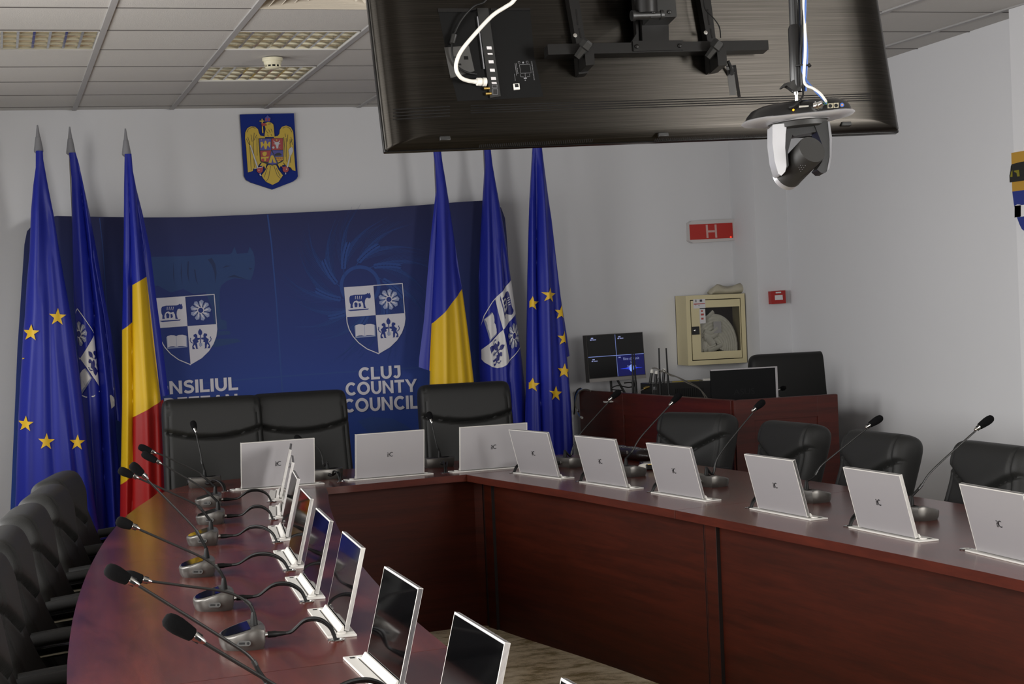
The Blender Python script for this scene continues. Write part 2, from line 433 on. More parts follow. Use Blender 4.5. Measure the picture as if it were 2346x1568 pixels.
tops = []
tl1, _ = section('curved left wing of the conference table, far part next to the head table', samp(fOL, sL1o+G, 8.85), samp(fIL, sL1i+G, 8.55), .13, (-1, 0), [])
tl2, _ = section('curved left wing of the conference table, middle part between its two seams', samp(fOL, sL2o+G, sL1o-G), samp(fIL, sL2i+G, sL1i-G), .13, (-1, 0), [])
tl3, _ = section('curved left wing of the conference table, part nearest the camera', samp(fOL, 1.2, sL2o-G), samp(fIL, 1.2, sL2i-G), .13, (-1, 0), [])
tr1, _ = section('right wing of the conference table, far part with its pale seam', samp(fOR, sRo+G, 8.95), samp(fIR, sRi+G, 8.70), .13, (1, 0), [14], .09)
tr2, _ = section('right wing of the conference table, near part with the long dark front panel', samp(fOR, 1.2, sRo-G), samp(fIR, 1.2, sRi-G), .13, (1, 0), [14])
# head table: curved back edge
ho = [(.737, 8.856), (.815, 9.03), (.9, 9.16), (1.043, 9.28), (1.3, 9.37), (1.789, 9.448), (2.3, 9.5), (2.75, 9.5), (2.98, 9.45), (3.12, 9.32), (3.22, 9.14), (3.265, 8.956)]
hi = [(1.514, 8.556), (1.65, 8.585), (1.8, 8.62), (1.95, 8.655), (2.1, 8.69), (2.234, 8.704)]
c = (2., 9.1)
th = thing('conference_table', 'head table joining the two wings in front of the blue backdrop', 'table', (c[0], c[1], FZ), 0, 'sections of the conference table')
f = MB(); f.prism([(p[0]-c[0], p[1]-c[1]) for p in ho+hi[::-1]], TZ-.034-FZ, TZ-FZ, 0, side=1); thead = f.build('tabletop', [table_m, edge_m], th, bevel=.003)
pa, pb = Vector((1.42-c[0], 8.68-c[1], 0)), Vector((2.365-c[0], 8.86-c[1], 0)); w = Vector((0, .02, 0)); hh = Vector((0, 0, TZ-.034-FZ))
f = MB(); f.loft([[p, p+w, p+w+hh, p+hh] for p in (pa, pb)]); f.build('modesty_panel', panel_m, th)
f = MB(); M = Matrix.Translation(pb+Vector((.0, -.0, 0)))@Matrix.Rotation(R(45), 4, 'Z'); f.box((0, 0, hh.z/2), (.07, .05, hh.z), 0, M); f.build('panel_post', panel_m, th)
for x in (-.6, .6):
    f = MB(); f.box((x, .18, hh.z/2), (.025, .4, hh.z-.002)); f.build('support_leg', panel_m, th)

# ================================================================== pop-up monitors
def itc(mb, fn, mat, s):
    """the maker's three letters on the back, drawn as strokes in a box about 1.35 wide and 1 high"""
    P = lambda pts: decal(mb, pts, fn, mat)
    q = lambda pts: [((x-.68)*s, (y-.5)*s) for x, y in pts]
    P(q([(0, 0), (.13, 0), (.15, .62), (.02, .62)])); P(q(circ(.11, .86, .1, 10)))
    P(q([(.27, .0), (.40, 0), (.43, .5), (.3, .5)])); P(q([(.3, .5), (.43, .5), (.45, .9), (.32, .82)])); P(q([(.22, .5), (.58, .5), (.58, .62), (.22, .62)]))
    a = circ(.98, .5, .5, 20, a0=52, a1=312); bb = circ(.98, .5, .35, 20, a0=52, a1=312)
    for k in range(20): P(q([a[k], a[k+1], bb[k+1], bb[k]]))
def make_monitor(label, lean, group):
    t = thing('popup_monitor', label, 'monitor', group=group)
    W, H, T = .372, .226, .010
    f = MB(); f.box((0, -.014, .003), (.462, .078, .006)); bpl = f.build('base_plate', white_m, t, bevel=.0015)
    f = MB(); f.box((0, -.0035, .0063), (.376, .006, .001)); f.box((.205, -.034, .0063), (.014, .012, .001)); f.box((-.205, -.034, .0063), (.014, .012, .001)); f.box((0, -.0215, .0063), (.376, .0022, .001)); f.build('slot', rubber_m, bpl)
    f = MB(); f.prism([(-.018, .004), (-.006, .022), (-.002, .022), (-.004, .004)], -.185, .185, 0, Matrix(((0, 0, 1, 0), (1, 0, 0, 0), (0, 1, 0, 0), (0, 0, 0, 1))))
    f.build('slot_flap', white_m, bpl)
    for x in (-.2, .2):
        f = MB(); f.lathe([(0, 0), (.012, 0), (.012, .004), (0, .005)], 14, 0, Matrix.Translation((x, -.012, .006))); f.build('end_cap', white_m, bpl)
    if lean is None: return t
    s = lean/H; c_ = math.sqrt(1-s*s)
    M = frame_M((0, .004, .010), (1, 0, 0), (0, s, c_), (0, c_, -s))       # panel x, panel up, panel outward (back)
    f = MB(); f.prism([(-W/2, 0), (W/2, 0), (W/2, H), (-W/2, H)], -T/2, T/2, 0, M); body = f.build('panel_housing', alu_m, t, bevel=.0015)
    f = MB(); f.prism([(-W/2, 0), (-W/2+.0035, 0), (-W/2+.0035, H-.0035), (W/2-.0035, H-.0035), (W/2-.0035, 0), (W/2, 0), (W/2, H), (-W/2, H)], -T/2-.0008, T/2+.0008, 0, M); f.build('rim', white_m, body)
    f = MB(); f.prism([(-W/2+.004, .004), (W/2-.004, .004), (W/2-.004, H-.005), (-W/2+.004, H-.005)], -T/2-.0012, -T/2, 0, M); f.build('screen', screen_m, body)
    f = MB(); itc(f, lambda x, y: M@Vector((-x, H*.49+y, T/2+.0009)), 0, .0235); f.build('maker_logo', logo_m, body, smooth=0)
    return t
def place(proto, used, x, y, rz, label, group):
    if not used: proto.location = (x, y, TZ); proto.rotation_euler = (0, 0, rz); proto['label'] = label; proto['group'] = group; used.append(1); return proto
    return dup(proto, (x, y, TZ), rz, label, group)
stations = []     # (centre, heading) of every monitor
u1 = []; mw = make_monitor('x', .055, 'pop-up monitors of the two wings')
left = [((1.245, 8.34), (-.17, -1)), ((1.143, 7.65), (-.15, -1)), ((1.04, 6.925), (-.11, -1)), ((.958, 6.184), (-.075, -1)), ((.902, 5.528), (-.06, -1)),
        ((.868, 4.88), (-.05, -1)), ((.843, 4.137), (-.0, -1)), ((.842, 3.42), (.01, -1)), ((.85, 2.70), (.03, -1))]
LL = ['pop-up monitor on the left wing, farthest one, edge-on beside the head table corner', 'pop-up monitor on the left wing, second from the head table, almost edge-on',
      'pop-up monitor on the left wing, third from the head table, grey glare on its screen', 'pop-up monitor on the left wing, fourth from the head table, dark screen just visible',
      'pop-up monitor on the left wing, fifth from the head table, just before the table seam', 'pop-up monitor on the left wing, sixth from the head table, purple glare on its screen',
      'tall black screen on the left wing, third nearest the camera', 'black screen on the left wing in front of the beige carpet, second nearest the camera',
      'tip of the pop-up monitor nearest the camera at the bottom edge of the picture']
for (p, d), lb in zip(left, LL):
    rz = math.atan2(d[1], d[0]); place(mw, u1, p[0], p[1], rz, lb, 'pop-up monitors of the two wings'); stations.append((p, rz))
right = [((2.5435, 8.3815), (2.502-2.585, 8.548-8.215)), ((2.673, 7.742), (-.07, .366)), ((2.79, 7.111), (-.056, .354)), ((2.9015, 6.322), (-.04, .4)), ((2.967, 5.605), (-.026, .398)), ((3.008, 4.89), (.0, .348))]
RL = ['silver-backed monitor on the right wing, farthest one, at the head table corner', 'silver-backed monitor on the right wing, second from the head table', 'silver-backed monitor on the right wing, third from the head table, just beyond the seam',
      'silver-backed monitor on the right wing, fourth from the head table, just before the seam', 'silver-backed monitor on the right wing, the large one second from the right edge', 'silver-backed monitor cut by the right edge of the picture']
for (p, d), lb in zip(right, RL):
    rz = math.atan2(d[1], d[0]); place(mw, u1, p[0], p[1], rz, lb, 'pop-up monitors of the two wings'); stations.append((p, rz))
u2 = []; mh = make_monitor('x', .026, 'pop-up monitors of the head table')
head = [((1.2945, 8.7305), (-.373, -.041)), ((1.879, 8.8305), (-.378, -.057)), ((2.437, 8.87), (-.36, -.03))]
HL = ['silver-backed monitor on the head table, leftmost, partly behind the edge-on monitors', 'silver-backed monitor in the middle of the head table below the council lettering', 'silver-backed monitor at the right end of the head table']
for (p, d), lb in zip(head, HL):
    rz = math.atan2(d[1], d[0]); place(mh, u2, p[0], p[1], rz, lb, 'pop-up monitors of the head table'); stations.append((p, rz))

# cable grommets let into the tabletops at the user's right hand
def loc2w(p, rz, x, y): return Vector((p[0]+x*math.cos(rz)-y*math.sin(rz), p[1]+x*math.sin(rz)+y*math.cos(rz), TZ))
rings = []
tables = [tl1, tl2, tl3, tr1, tr2, th]
for i, (p, rz) in enumerate(stations):
    g = loc2w(p, rz, .262, -.035) if i < 9 else loc2w(p, rz, .264, .0); rings.append(g)
    if i < 9: tb, tp = (tl1, tops[0]) if g.y > 6.5 else (tl2, tops[1]) if g.y > 4.3 else (tl3, tops[2])
    elif i < 15: tb, tp = (tr1, tops[3]) if g.y > 6.8 else (tr2, tops[4])
    else: tb, tp = th, thead
    f = MB(); f.lathe([(.013, .0), (.022, .0), (.023, .0025), (.02, .004), (.014, .0035), (.013, .001)], 24); f.lathe([(0, .0004), (.0135, .0006)], 24, 1)
    f.build('cable_grommet', [chrome_m, rubber_m], tp, loc=g-Vector(tb.location))

# ================================================================== gooseneck microphones
def mic_base_mesh():
    out = [(-.076, .05), (-.083, .03), (-.082, .0), (-.075, -.028), (-.062, -.048), (-.04, -.06), (0, -.064), (.04, -.06), (.062, -.048), (.075, -.028), (.082, 0), (.083, .03), (.076, .05), (.04, .056), (0, .058), (-.04, .056)]
    zt = lambda y: .033+.025*max(0, min(1, (y+.06)/.095))-(.006 if y > .045 else 0)
    f = MB()
    rings = [[(x*.9, y*.9, .0) for x, y in out], [(x*.97, y*.97, .012) for x, y in out], [(x, y, zt(y)-.006) for x, y in out], [(x*.975, y*.97, zt(y)-.001) for x, y in out], [(x*.9, y*.9, zt(y*.9)) for x, y in out]]
    f.loft(rings)
    return f, zt
bf, zt = mic_base_mesh()
def make_mic_shell():
    t = thing('gooseneck_microphone', 'x', 'microphone', group='gooseneck microphones')
    bo_ = bf.build('base', mic_m, t, smooth=50)
    face = [(x*.74, y*.8-.004) for x, y in [(-.082, .025), (-.084, .0), (-.077, -.028), (-.064, -.05), (-.04, -.062), (0, -.066), (.04, -.062), (.064, -.05), (.077, -.028), (.084, 0), (.082, .025)]]
    f = MB(); f.add([(x, y, zt(y)+.0012) for x, y in face], [list(range(len(face)))]); f.build('control_face', micdark_m, bo_, smooth=0)
    f = MB(); f.lathe([(.0105, 0), (.0098, .010), (.0075, .024), (.0055, .034), (.0045, .036)], 14, 0, Matrix.Translation((0, .03, .053))); f.build('neck_boot', rubber_m, t)
    # socket recess on the right-hand flank
    M = frame_M((.0795, -.004, .021), (.35, .93, 0), (0, .12, 1), (.93, -.3, .0))
    f = MB(); f.prism(circ(-.012, 0, .007, 10, a0=90, a1=270)+circ(.012, 0, .007, 10, a0=-90, a1=90), 0, .0022, 0, M)
    f.prism([(-.013, -.0025), (.002, -.0025), (.002, .0025), (-.013, .0025)], .0022, .003, 1, M); f.prism(circ(.011, 0, .0035, 10), .0022, .003, 1, M); f.build('socket_panel', [pbr('socket_rim', '4c4b49', .5, .3), rubber_m], bo_)
    f = MB(); M = Matrix.Translation((0, .052, .024))@Matrix.Rotation(R(-90), 4, 'X'); f.lathe([(0, 0), (.0075, 0), (.0075, .008), (.0062, .009), (.0062, .014), (0, .014)], 14, 0, M); f.build('plug_ring', chrome_m, bo_)
    f = MB(); f.lathe([(.0, .012), (.0085, .012), (.0085, .034), (.007, .037), (.006, .05), (.0045, .062), (0, .062)], 14, 0, M); f.build('plug', rubber_m, t)
    return t
shell = make_mic_shell(); used = []
def neck_parts(t, rz, W):
    """W: world points from the boot to the tip: neck ..., head joint, foam start, foam end"""
    inv = Matrix.Rotation(-rz, 4, 'Z'); o = Vector(t.location)
    P = [inv@(p-o) for p in W]
    n = P[:-2]; boot = Vector((0, .03, .084))
    # start the neck inside the boot, keep the seen bend
    path = spline([boot-Vector((0, 0, .012)), boot]+[p for p in n if p.z > .105 or abs(p.y-.03) > .03], 5)
    mid = len(path)*2//5
    f = MB(); f.tube(path[:mid+1], .0052, 8); f.build('flexible_neck', rubber_m, t)
    f = MB(); f.tube(path[mid:], .0036, 8); f.tube(path[mid-1:mid+2], .0058, 8); nk = f.build('neck_tube', blackp_m, t)
    a, b_, c_ = P[-3], P[-2], P[-1]
    ax = (c_-b_).normalized(); q = Vector((0, 0, 1)).rotation_difference(ax).to_matrix().to_4x4()
    d0 = (b_-path[-1]).length
    M = Matrix.Translation(b_)@q
    f = MB(); f.lathe([(.0036, -.028), (.006, -.022), (.0085, -.008), (.0088, -.001), (0, 0)], 14, 0, M); f.build('chrome_collar', chrome_m, nk)
    f = MB()
    for k in range(3):
        f.box((.0078*math.cos(k*2.1), .0078*math.sin(k*2.1), -.012), (.005, .005, .012), 0, M)
    f.build('collar_slot', rubber_m, nk)
    l = (c_-b_).length
    l = min(max(l, .046), .066)
    f = MB(); f.lathe([(.008, -.004), (.0125, -.001), (.0145, l*.2), (.0165, l*.5), (.0162, l*.72), (.0135, l*.9), (.008, l*.985), (0, l)], 18, 0, M); f.build('foam_windscreen', foam_m, t)
def cable(t, rz, ring, hgt=.032, two=True, name='cord'):
    inv = Matrix.Rotation(-rz, 4, 'Z'); o = Vector(t.location); e = inv@(ring-o); s = Vector((0, .112, .024))
    f = MB()
    for k in range(2 if two else 1):
        dx = .009*(k*2-1); dz = .007*k
        d = e-s
        pts = [s, s+Vector((d.x*.1+dx*.3, d.y*.14, .005)), s+Vector((d.x*.34+dx, d.y*.4, hgt*.7+dz)), s+Vector((d.x*.62+dx, d.y*.68, hgt*.72+dz)), s+Vector((d.x*.85+dx*.6, d.y*.9, hgt*.2+dz*.5)), e+Vector((dx*.3, 0, -.004))]
        f.tube(spline(pts, 6), .0046, 7)
    f.build(name, rubber_m, t)
MICS = [  # base point, tangent of the table edge, neck pixels (neck ..., foam start, foam end), station
 ('L', (.887, 8.048), .17, [(493,1133),(480,1112),(465,1092),(450,1080),(380,1047),(350,1035.5),(345,1034),(317,1023)], 0),
 ('L', (.820, 7.383), .15, [(504,1172),(493,1150),(478,1130),(457,1114),(400,1080),(363,1059),(357,1056),(324,1038)], 1),
 ('L', (.715, 6.727), .11, [(484.5,1213),(474,1186),(457,1163),(436,1150),(380,1124),(310,1093),(303,1090),(271,1076)], 2),
 ('L', (.610, 5.941), .075, [(477,1277),(468,1248),(452,1220),(434,1198),(388,1151),(334,1096),(325,1086),(299,1063)], 3),
 ('L', (.583, 5.239), .06, [(518.5,1353),(512,1328),(497,1302),(463,1278),(395,1247),(320,1214),(300,1205),(270,1194)], 4),
 ('L', (.582, 4.594), .05, [(586.6,1437),(580,1405),(567.5,1381),(520,1357.5),(430,1344),(348,1333),(324,1328),(294,1321)], 5),
 ('L', (.487, 3.70), .0, [(594,1541),(580,1515),(558,1493.6),(510,1462.5),(410,1400),(315,1341),(292,1328),(241,1302)], 6),
 ('L', (.560, 3.12), .0, [(690,1620),(660,1592),(625,1567.5),(545,1520),(465,1472),(442,1458),(440,1455),(376,1416)], 7),
 ('R', (2.815, 8.678), -.2, [(1307,1045),(1313.5,1023),(1329,995),(1363,956),(1396,920),(1402,911),(1421,896)], 9),
 ('R', (2.919, 8.037), -.18, [(1442.6,1065.4),(1449,1033),(1465.6,1005),(1500,966),(1535,929),(1541,921),(1560,902)], 10),
 ('R', (3.063, 7.367), -.15, [(1633,1087),(1641,1056),(1656,1031),(1690,988),(1725,946),(1731.6,935),(1751,919)], 11),
 ('R', (3.176, 6.572), -.1, [(1860,1117),(1864.5,1093),(1880,1069),(1907,1046),(1950,1011),(1985,983),(1994,973),(2021,956)], 12),
 ('R', (3.256, 5.847), -.06, [(2100,1152.7),(2108.7,1115.8),(2131.4,1083),(2180,1037),(2236,987),(2245,977),(2275,956)], 13),
 ('H', (.963, 8.966), .1, [(467,1089),(463,1060),(459,1036),(452,1005),(447,985),(446,982),(441,966)], 15),
 ('H', (1.585, 8.954), .1, [(742,1067),(738,1045),(730,1028),(715,1018),(690,1009),(688,1008),(673,999)], 16),
 ('H', (2.23, 9.168), .05, [(1004,1047),(1000,1017),(994,990),(988,964),(987,961),(982,945)], 17),
]
ML = ['microphone on the left wing, farthest, in front of the red flag', 'microphone on the left wing, second from the head table', 'microphone on the left wing, third from the head table, yellow glint in its base',
      'microphone on the left wing, fourth from the head table, its stem rising steepest', 'microphone on the left wing, fifth from the head table, black foam over the orange reflection',
      'microphone on the left wing with an almost level stem, large base in full view', 'microphone on the left wing whose foam overlaps the level stem tip',
      'microphone nearest the camera with the largest black foam tip',
      'microphone on the right wing, farthest, foam tip against the corner desk', 'microphone on the right wing, second from the head table, beside the black pouch', 'microphone on the right wing, third from the head table, tip below the small monitor',
      'microphone on the right wing, fourth from the head table, foam tip against the white wall', 'microphone on the right wing nearest the right edge, between two large monitors',
      'microphone on the head table, leftmost, thin stem before the black chair', 'microphone on the head table, half hidden behind the left monitor', 'microphone on the head table, rightmost, stem before the single chair']
for (kind, bp_, slope, px, st), lb in zip(MICS, ML):
    if kind == 'L': tang = Vector((slope, 1, 0)).normalized(); rz = math.atan2(-tang.y, -tang.x); ctr = Vector((bp_[0], bp_[1]+.075, TZ))
    elif kind == 'R': tang = Vector((slope, 1, 0)).normalized(); rz = math.atan2(tang.y, tang.x); ctr = Vector((bp_[0]+.004, bp_[1]+.07, TZ))
    else: tang = Vector((1, slope, 0)).normalized(); rz = math.atan2(-tang.y, -tang.x); ctr = Vector((bp_[0], bp_[1]+.055, TZ))
    if not used:
        t = shell; t.location = ctr; t.rotation_euler = (0, 0, rz); t['label'] = lb; used.append([c for c in t.children]); kids = used[0]
    else:
        t = shell.copy(); C.objects.link(t); t.location = ctr; t.rotation_euler = (0, 0, rz); t['label'] = lb
        for ch in kids:
            c = ch.copy(); C.objects.link(c); c.parent = t
            for g in ch.children: d = g.copy(); C.objects.link(d); d.parent = c
    if kind == 'H': nrm = Vector((1, slope*2, 0)).normalized()
    else: nrm = tang
    W = [upl(x, y, ctr, nrm) for x, y in px]
    neck_parts(t, rz, W); cable(t, rz, rings[st], .04 if kind == 'L' else .025)
# ================================================================== flags
def satin(name, base, zones=()):
    """satin cloth; zones: (colour, [half planes]) painted over the base, each half plane (a, b, c) keeps a*x+b*z > c in the cloth's own space"""
    m, t, b = nt(name); L = t.links.new
    tc = node(t, 'ShaderNodeTexCoord'); sx = node(t, 'ShaderNodeSeparateXYZ'); L(tc.outputs['Object'], sx.inputs[0])
    cur = None
    for col, planes in zones:
        mask = None
        for a, bb, c in planes:
            m1 = node(t, 'ShaderNodeMath', operation='MULTIPLY'); m1.inputs[1].default_value = a
            m2 = node(t, 'ShaderNodeMath', operation='MULTIPLY_ADD'); m2.inputs[1].default_value = bb
            g = node(t, 'ShaderNodeMath', operation='GREATER_THAN'); g.inputs[1].default_value = c
            L(sx.outputs['X'], m1.inputs[0]); L(sx.outputs['Z'], m2.inputs[0]); L(m1.outputs[0], m2.inputs[2]); L(m2.outputs[0], g.inputs[0])
            if mask is None: mask = g.outputs[0]
            else:
                mm = node(t, 'ShaderNodeMath', operation='MULTIPLY'); L(mask, mm.inputs[0]); L(g.outputs[0], mm.inputs[1]); mask = mm.outputs[0]
        mx = node(t, 'ShaderNodeMix', data_type='RGBA'); L(mask, mx.inputs['Factor'])
        if cur is None: mx.inputs['A'].default_value = (*lin(base), 1)
        else: L(cur, mx.inputs['A'])
        mx.inputs['B'].default_value = (*lin(col), 1); cur = mx.outputs['Result']
    if cur: L(cur, b.inputs['Base Color'])
    else: b.inputs['Base Color'].default_value = (*lin(base), 1)
    b.inputs['Roughness'].default_value = .42; b.inputs['Sheen Weight'].default_value = 0; b.inputs['Specular IOR Level'].default_value = .35
    wv = node(t, 'ShaderNodeTexNoise', i_Scale=300.); bp = node(t, 'ShaderNodeBump', i_Strength=.08, i_Distance=.002)
    L(tc.outputs['Object'], wv.inputs['Vector']); L(wv.outputs['Fac'], bp.inputs['Height']); L(bp.outputs[0], b.inputs['Normal'])
    return m
FY = 10.85
BLUE, YEL, RED = '1b2690', 'd6ae14', 'a01818'
star_m = pbr('star_gold', 'e3b71f', .5); wprint_m = pbr('flag_white', 'd9d7d6', .5); navy_m = pbr('flag_navy', '1c2270', .5); gprint_m = pbr('flag_grey', '8f93a8', .5)
class Flag:
    def __init__(s, label, spear, Lp, Rp, folds, mats, y=FY, group='flags beside the blue backdrop', botz=.22):
        tip, base = [uy(*p, y) for p in spear]
        s.y = y
        s.t = thing('flag', label, 'flag', (base.x, y+.02, FZ), 0, group); s.o = Vector(s.t.location)
        def edge(P):
            q = sorted([(uy(px, py, y).z, uy(px, py, y).x) for py, px in P])
            return q
        s.L, s.R = edge(Lp), edge(Rp); s.folds = []
        for P, amp, sig, kind in folds: s.folds.append((sorted([(uy(px, py, y).z, uy(px, py, y).x) for py, px in P]), amp, sig, kind))
        s.z0, s.z1 = botz, max(s.L[-1][0], s.R[-1][0])
        # pole, finial, stand
        f = MB(); f.tube([(0, .02, .03), (base.x-s.o.x, .02, base.z-FZ)], .013, 12); f.build('pole', pole_m, s.t)
        d = tip-base
        f = MB(); f.lathe([(.012, -.012), (.027, 0), (.027, .012), (.015, d.z*.55), (.013, d.z*.56), (.004, d.z), (0, d.z)], 20, 0, Matrix.Translation((base.x-s.o.x, .02, base.z-FZ))); f.build('spear_finial', spear_m, s.t)
        f = MB(); f.lathe([(0, 0), (.085, 0), (.085, .015), (.075, .03), (.03, .045), (.02, .07), (0, .07)], 28, 0, Matrix.Translation((0, .02, 0))); f.build('stand', pole_m, s.t)
        mb = MB(); nu, nz = 72, 130
        rows = [s.z0+(s.z1-s.z0)*k/nz for k in range(nz+1)]
        for q in s.L+s.R:
            if s.z0 < q[0] < s.z1: rows.append(q[0])
        rows = sorted(set(round(r, 4) for r in rows)); n = nu+1
        vs = []; fs = []
        for z in rows:
            xl, xr = interp(s.L, z), interp(s.R, z)
            for i in range(n):
                u = .5-.5*math.cos(math.pi*i/nu) if i not in (0, nu) else i/nu
                vs.append(s.pt(xl+(xr-xl)*u, z, 0))
        nf = len(vs)
        for z in rows:
            xl, xr = interp(s.L, z), interp(s.R, z)
            for i in range(n):
                u = .5-.5*math.cos(math.pi*i/nu); vs.append(Vector((xl+(xr-xl)*u, y+.02+.03*math.sin(math.pi*u), z))-s.o)
        for k in range(len(rows)-1):
            for i in range(nu):
                a = k*n+i; fs.append((a, a+1, a+n+1, a+n)); b_ = nf+a; fs.append((b_, b_+n, b_+n+1, b_+1))
            for i in (0, nu):
                a = k*n+i; fs.append((a, a+n, nf+a+n, nf+a))
        mb.add(vs, fs, 0); s.mb = mb; s.mats = mats
    def sheet(s, Lp, Rp, dy=.03, mat=0):
        E1, E2 = [sorted([(uy(px, py, s.y).z, uy(px, py, s.y).x) for py, px in P]) for P in (Lp, Rp)]
        za, zb_ = max(E1[0][0], E2[0][0]), min(E1[-1][0], E2[-1][0]); za0 = min(E1[0][0], E2[0][0]); nz, nu = 40, 8; vs = []
        for k in range(nz+1):
            for i in range(nu+1):
                u = i/nu; zb0 = E1[0][0]+(E2[0][0]-E1[0][0])*u; z = zb0+(zb_-zb0)*k/nz
                x = interp(E1, z)*(1-u)+interp(E2, z)*u; vs.append(Vector((x, s.y+dy-.02*math.sin(math.pi*u), z))-s.o)
        s.mb.add(vs, [(k*(nu+1)+i, k*(nu+1)+i+1, (k+1)*(nu+1)+i+1, (k+1)*(nu+1)+i) for k in range(nz) for i in range(nu)], mat)
    def dep(s, x, z):
        xl = sum(interp(s.L, z+k*.035) for k in range(-4, 5))/9; xr = sum(interp(s.R, z+k*.035) for k in range(-4, 5))/9; w = max(xr-xl, .01); u = min(1, max(0, (x-xl)/w))
        d = min(w*.32, .1)*max(0, 1-(2*u-1)**2)**.5
        for P, amp, sig, kind in s.folds:
            if z < P[0][0]-.15 or z > P[-1][0]+.15: fade = .0
            else: fade = min(1, (z-P[0][0]+.15)/.15, (P[-1][0]+.15-z)/.15)
            dx = (x-interp(P, z))/sig
            wz = min(1, w/.12)
            if kind == 'v': d += amp*math.exp(-dx*dx)*fade*wz
            elif kind == 'e': d += amp*math.exp(-abs(dx))*fade*wz
            elif kind == 's': d += amp*.5*math.tanh(dx)*fade*wz
        return max(d, .004 if 0 < u < 1 else 0)
    def pt(s, x, z, lift): return Vector((x, s.y-s.dep(x, z)-lift, z))-s.o
    def at(s, lift=.006, xmin=None, xmax=None):
        def fn(px, py):
            p = uy(px, py, s.y); x = max(interp(s.L, p.z)+.003, min(interp(s.R, p.z)-.003, p.x))
            if xmin: x = max(x, interp(xmin, p.z))
            if xmax: x = min(x, interp(xmax, p.z))
            return s.pt(x, p.z, lift)
        return fn
    def edgeline(s, P): return sorted([(uy(px, py, s.y).z, uy(px, py, s.y).x) for py, px in P])
    def lp(s, px, py): p = uy(px, py, s.y)-s.o; return p.x, p.z
    def half(s, a, b, inside):
        (x1, z1), (x2, z2), (xi, zi) = s.lp(*a), s.lp(*b), s.lp(*inside)
        A, B = z2-z1, -(x2-x1); c = A*x1+B*z1
        if A*xi+B*zi < c: A, B, c = -A, -B, -c
        return (A, B, c)
    def done(s): return s.mb.build('flag_cloth', s.mats, s.t, smooth=70)
blue_s = satin('satin_blue', BLUE)
# --- left group
FA = Flag('blue flag with gold stars, leftmost of all the flags', ((88, 285), (89, 347)),
    [(346,82),(383,82),(426,76),(485,71),(575,68),(651,61),(724,57),(780,52),(825,50),(897,45),(1004,40),(1131,36),(1330,28)],
    [(346,98),(366,99),(432,111),(492,123),(558,133),(635,146),(708,160),(780,172),(851,181),(928,190),(1004,198),(1080,208),(1158,219),(1226,230),(1330,246)],
    [([(370,88),(700,78),(1000,62),(1300,60)], .02, .03, 'v'), ([(380,93),(700,112),(1000,120),(1300,140)], -.012, .022, 'v'), ([(500,110),(800,140),(1100,178),(1300,205)], -.02, .025, 'v'), ([(700,95),(1000,95),(1300,105)], .012, .03, 'v'), ([(600,118),(900,150),(1300,180)], .01, .018, 'v')],
    [blue_s, star_m], y=10.8)
for cx, cy, r, rt in [(131,727,21,.05), (70,763,20,.05), (40,824,17,.1), (58,970,19,.05), (105,1010,20,.05), (176,1013,19,.05)]:
    decal(FA.mb, star(cx, cy, r, rt), FA.at(.009), 1, 4)
FA.done()
FB = Flag('blue flag with the white county shield half hidden in its folds, second from the left', ((157, 289), (163, 351)),
    [(350,158),(365,160),(409,164),(492,165),(592,167),(691,169),(706,171),(805,178),(901,185),(1004,190),(1160,205),(1330,216)],
    [(350,173),(376,181),(489,205),(575,219),(691,237),(748,246),(890,262),(1004,267),(1081,276),(1169,281),(1330,287)],
    [([(380,182),(446,187),(558,200),(724,216),(750,215),(889,228),(1004,234),(1119,240),(1330,252)], -.05, .012, 'e'), ([(400,186),(558,205),(724,226),(889,244),(1004,250),(1330,268)], .03, .018, 'v'),
     ([(600,214),(724,236),(889,258),(960,268)], -.03, .008, 'e'), ([(450,176),(724,190),(1004,208),(1330,228)], .015, .02, 'v')],
    [blue_s, wprint_m, navy_m, gprint_m], y=10.97)
FB.sheet([(489,200),(691,226),(890,250),(960,262)], [(489,206),(575,222),(691,242),(748,253),(890,276),(971,283)])
lobe = FB.edgeline([(350,176),(446,185),(558,198),(724,214),(751,213),(889,227),(1004,233),(1330,250)])
def aff(org, ex, ey, sc, o0): return lambda u, v: (o0[0]+(org[0]+u*ex[0]+v*ey[0])/sc, o0[1]+(org[1]+u*ex[1]+v*ey[1])/sc)
def comp(f2, f3): return lambda u, v: f3(*f2(u, v))

class Sub:     # lift each later layer a little so no two share a plane
    def __init__(s, mb, step=.0003): s.n = 0; s.mb = mb; s.lv = 0; s.step = step
    def add(s, vs, fs, mat=0, M=None):
        s.n += 1; s.mb.add([Vector(v)+Vector((0, -.00002*s.n-s.step*s.lv, 0)) for v in vs], fs, mat, M)
# ---- the county shield, in its own square: x 0..1, y 0..1.17 downwards
def crop2(s, t): return ((s-82)/620, (t-178+21.5/620*0)/620)
def cs(P):   # pixels of the close-up of the shield -> shield space
    out = []
    for x, y in P:
        a, b_ = x-82, y-178          # solve a = s*620+t*49, b = -43*s + 620*t
        det = 620*620+49*43; out.append(((a*620-49*b_)/det, (620*b_+43*a)/det))
    return out
WOLF = cs([(148,268),(190,258),(250,256),(300,254),(322,246),(332,236),(340,246),(352,236),(358,248),(366,270),(362,292),(345,296),(328,288),(312,298),(304,320),(302,350),(308,380),(318,398),(290,398),(284,350),(268,322),(240,330),(215,318),(190,326),(178,345),(172,370),(178,398),(150,398),(152,360),(142,340),(138,310),(140,285)])
WBASE = cs([(120,418),(345,402),(338,414),(150,430)])
TWINS = [cs([(190,345),(208,335),(226,350),(222,388),(196,390)]), cs([(236,346),(256,345),(264,378),(240,390)])]
RIBS = [cs([(200+k*22,268),(206+k*22,268),(204+k*20,304),(199+k*20,304)]) for k in range(4)]
